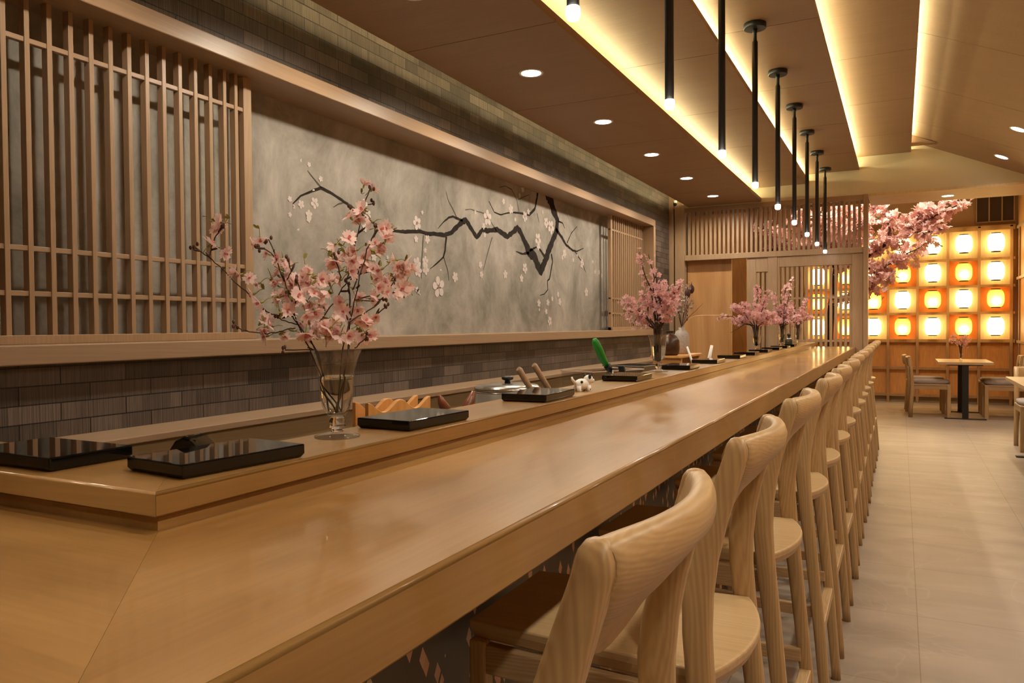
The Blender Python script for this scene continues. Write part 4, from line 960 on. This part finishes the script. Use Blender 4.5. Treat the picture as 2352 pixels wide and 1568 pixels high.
for x, y, k in ((-.9, 10.5, 1.3), (-.1, 10.5, 1), (.7, 11.0, .8), (-2.0, 9.9, .1)): lamp('downlight_or_fill_lamp', (x, y, 3.3), P_BACK * k, angle=130, rad=.06)  # the last is an unseen fill lamp, added to brighten the passage
# camera dome in the corner
t = thing('security_camera', 'small white security camera in the far ceiling corner', 'camera', (-2.33, 8.75, 2.66))
b = Bld(); b.lathe([(.02, .0), (.024, .004), (.024, .03)], n=16); obj('mount', b, WHITE, t)
b = Bld(); b.ball((0, -.004, -.014), .021, u=14, v=10); obj('dome', b, BLACK, t)

# ------------------------------------------------------------------ dining end
def table_proto(label, w, l):
    t = thing('dining_table', label, 'table', (0, 0, 0))
    b = Bld(); b.box(-w / 2, w / 2, -l / 2, l / 2, .705, .74); obj('table_top', b, wood('pale oak table top', (.62, .47, .29), (.54, .39, .21), 'x', .4, 1, .2), t, .003)
    for y in (-l / 2 + .05, l / 2 - .08):
        b = Bld(); b.box(-.035, .035, y - .03, y + .03, .012, .70); obj('post', b, BLACK, t, .003)
        b = Bld(); b.box(-.235, .235, y - .035, y + .035, 0, .012); obj('foot_bar', b, BLACK, t, .002)
    b = Bld(); b.box(-.2, .2, -l / 2 + .1, l / 2 - .1, .69, .705); obj('under_plate', b, BLACK, t)
    return t
t1 = table_proto('pale oak dining table with black double post base near the lantern wall', .62, 1.0); t1.location = (.748, 11.85, 0)
t2 = table_proto('pale oak table corner cut off by the right edge of the photo', .62, 1.5); t2.location = (1.19, 7.72, 0)
def chair_proto(label):
    t = thing('dining_chair', label, 'chair', (0, 0, 0), 0, 'dining chairs with grey cushions')      # faces +x
    for sy in (-1, 1):
        b = Bld(); b.box(.19, .232, sy * .185 - .02, sy * .185 + .02, 0, .435); obj('front_leg', b, ASH, t, .005)
        b = Bld(); rings = []
        for z, x in ((0, -.235), (.25, -.222), (.43, -.212), (.6, -.225), (.79, -.25)): rings.append([(x + u, sy * .185 + v, z) for u, v in rrect(.026 - .008 * z, .021, 12)])
        b.loft(rings); obj('rear_leg', b, ASH, t)
        b = Bld(); b.box(-.2, .2, sy * .185 - .012, sy * .185 + .012, .375, .43); obj('apron', b, ASH_X, t, .003)
    b = Bld(); b.box(-.235, .235, -.205, .205, .425, .445); obj('seat_board', b, ASH_X, t, .005)
    b = Bld(); b.loft([[(x * k, y * k, z) for x, y in rrect(.225, .205, 28, 5)] for z, k in ((.445, .93), (.455, .985), (.47, 1.0), (.484, .97), (.492, .85), (.494, .5))]); obj('cushion', b, CUSHION, t)
    b = Bld(); rings = []
    for i in range(13):
        q = -1 + i / 6; rings.append([(-.245 - .03 * (1 - q * q) + u - (z * .1), q * .205, .735 + z) for u, z in rrect(.020, .065, 14, 4)])
    b.loft(rings); obj('backrest', b, ASH_Y, t)
    return t
ch = chair_proto('light wood dining chair left of the lantern wall table, nearer one'); ch.location = (.355, 11.60, 0)
dup(ch, (.315, 12.24, 0), .03, 'light wood dining chair left of the lantern wall table, farther one')
dup(ch, (1.20, 11.66, 0), PI, 'light wood dining chair right of the lantern wall table, nearer one')
dup(ch, (1.20, 12.28, 0), PI - .03, 'light wood dining chair right of the lantern wall table, farther one')
dup(ch, (1.23, 8.93, 0), -PI / 2, 'light wood dining chair at the cut off table on the right edge')
# table vase
tv = dup(va, (.735, 12.05, .74), 0, 'small clear vase on the dining table before the lantern wall', 'dining table vase'); tv.scale = (.62, .62, .52)
ar = arrangement('little pink blossom sprigs in the dining table vase', (.735, 12.05, .74), [(-.16, .27, 0, 26), (-.08, .33, .05, 26), (0, .30, -.05, 26), (.07, .33, .0, 26), (.15, .27, .05, 22), (-.04, .24, .05, 22), (.05, .2, -.05, 20)], 1.1, .019, 29, PETAL_T, nm='blossom_sprigs', grp='dining table flowers', base=.03)

# ------------------------------------------------------------------ cherry tree behind the partition
random.seed(52)
t = thing('cherry_tree', 'pink blossoming cherry tree standing behind the slatted partition', 'tree', (-.86, 11.3, 0))
b = Bld(); f = Bld(); lf = Bld()
def T(x, y, z): return Vector((x + .86, y - 11.3, z))
main = [T(-.86, 11.3, 0), T(-.88, 11.28, .8), T(-.84, 11.25, 1.5), T(-.78, 11.2, 2.0)]
bough(b, main, [.06, .05, .045, .035], 10)
LIMBS = [[(-.78, 11.2, 2.0), (-.5, 11.05, 2.05), (-.2, 11, 2.25), (.1, 11, 2.42), (.35, 10.95, 2.58), (.62, 10.95, 2.70)],
         [(-.5, 11.05, 2.05), (-.3, 10.9, 1.90), (-.15, 10.9, 2.0), (.05, 10.9, 2.12), (.22, 10.9, 2.2)],
         [(-.84, 11.25, 1.5), (-.6, 11.0, 1.62), (-.36, 10.9, 1.72), (-.2, 10.85, 1.80), (-.08, 10.85, 1.83)],
         [(-.2, 11, 2.25), (-.12, 11, 2.45), (-.18, 11, 2.65), (-.36, 11, 2.78)],
         [(.1, 11, 2.42), (.2, 11, 2.62), (.35, 11, 2.70), (.72, 11, 2.72)],
         [(-.78, 11.2, 2.0), (-.8, 10.9, 2.3), (-.75, 10.7, 2.55), (-.7, 10.7, 2.75)],
         [(-.78, 11.2, 2.0), (-1.05, 10.9, 2.2), (-1.38, 10.6, 2.35), (-1.60, 10.35, 2.5)],
         [(-1.05, 10.9, 2.2), (-1.15, 10.7, 2.45), (-1.15, 10.6, 2.7)],
         [(-1.05, 10.9, 2.2), (-1.35, 10.6, 2.2), (-1.55, 10.4, 2.22)],
         [(-.5, 11.05, 2.05), (-.55, 10.8, 2.3), (-.45, 10.7, 2.5), (-.5, 10.7, 2.7)],
         [(.1, 11, 2.42), (.25, 10.9, 2.38), (.42, 10.9, 2.40)]]
LIMBS += [[(-.80, 10.9, 2.3), (-.55, 10.5, 2.38), (-.42, 10.4, 2.5)], [(-1.05, 10.9, 2.2), (-.9, 10.5, 2.45), (-.75, 10.4, 2.6)], [(-1.2, 10.7, 2.15), (-1.3, 10.45, 2.3), (-1.38, 10.3, 2.38)], [(-.80, 10.9, 2.3), (-.95, 10.6, 2.25), (-1.1, 10.45, 2.30)], [(-.78, 11.2, 2.0), (-.62, 10.7, 2.15), (-.5, 10.5, 2.25)]]
R0 = [.03, .022, .018, .014, .02, .02, .02, .013, .013, .016, .012, .012, .012, .01, .01, .012]
for L, r in zip(LIMBS, R0):
    P = [T(*p) for p in L]; bough(b, P, [r * (1 - .75 * i / (len(P) - 1)) for i in range(len(P))], 7)
    ln = sum((q - p).length for p, q in zip(P[:-1], P[1:]))
    for k in range(int(ln * 50)):
        a = random.uniform(.12, 1.0) * (len(P) - 1); i = min(len(P) - 2, int(a)); q = P[i].lerp(P[i + 1], a - i)
        tip = q + Vector((random.gauss(0, .085), random.gauss(0, .10), random.gauss(0, .075)))
        b.tube([q, q.lerp(tip, .5) + Vector((0, 0, .01)), tip], [.004, .003, .0015], 5)
        for j in range(random.randint(4, 7)):
            c = q.lerp(tip, random.uniform(.4, 1.15)) + Vector([random.gauss(0, .022) for _ in range(3)]); ax = Vector([random.gauss(0, 1) for _ in range(3)])
            flower(f, c, ax, .042 * random.uniform(.8, 1.2), 6, False, .8)
        if random.random() < .12: petal(lf, tip, Vector([random.gauss(0, 1) for _ in range(3)]).normalized(), Vector((0, .3, 1)).normalized(), .05, .02, 0)
obj('limbs', b, TRUNK, t); obj('blossoms', f, [PETAL_T, PETAL_D], t)['kind'] = 'stuff'
obj('leaves', lf, plain('young leaf', (.12, .22, .03), .6), t)['kind'] = 'stuff'

# ------------------------------------------------------------------ camera, world, view
w = bpy.data.worlds.new('room air'); bpy.context.scene.world = w; w.use_nodes = True
w.node_tree.nodes['Background'].inputs['Color'].default_value = (.9, .65, .4, 1); w.node_tree.nodes['Background'].inputs['Strength'].default_value = .02
cam = bpy.data.cameras.new('camera'); cam.lens = 1747.6 / 2352 * 36; cam.sensor_width = 36; cam.clip_start = .02
co = bpy.data.objects.new('camera', cam); C.objects.link(co); bpy.context.scene.camera = co
yaw, pit, rol = [math.radians(a) for a in (27.0537, -1.1575, -.4529)]
fwd = Vector((-math.sin(yaw) * math.cos(pit), math.cos(yaw) * math.cos(pit), math.sin(pit))); rt = Vector((math.cos(yaw), math.sin(yaw), 0)); up = rt.cross(fwd)
r2 = rt * math.cos(rol) + up * math.sin(rol); u2 = up * math.cos(rol) - rt * math.sin(rol)
M = Matrix((r2, u2, -fwd)).transposed().to_4x4(); M.translation = Vector((0, 0, 1.25)); co.matrix_world = M
sc = bpy.context.scene
sc.view_settings.view_transform = 'Standard'; sc.view_settings.look = 'None'; sc.view_settings.gamma = 1; sc.view_settings.use_curve_mapping = False
sc.view_settings.exposure = EXPO
sc.cycles.use_denoising = True
sc.cycles.use_adaptive_sampling = True; sc.cycles.adaptive_threshold = .08; sc.cycles.adaptive_min_samples = 16
sc.cycles.max_bounces = 6; sc.cycles.transmission_bounces = 10; sc.cycles.caustics_reflective = False; sc.cycles.caustics_refractive = False
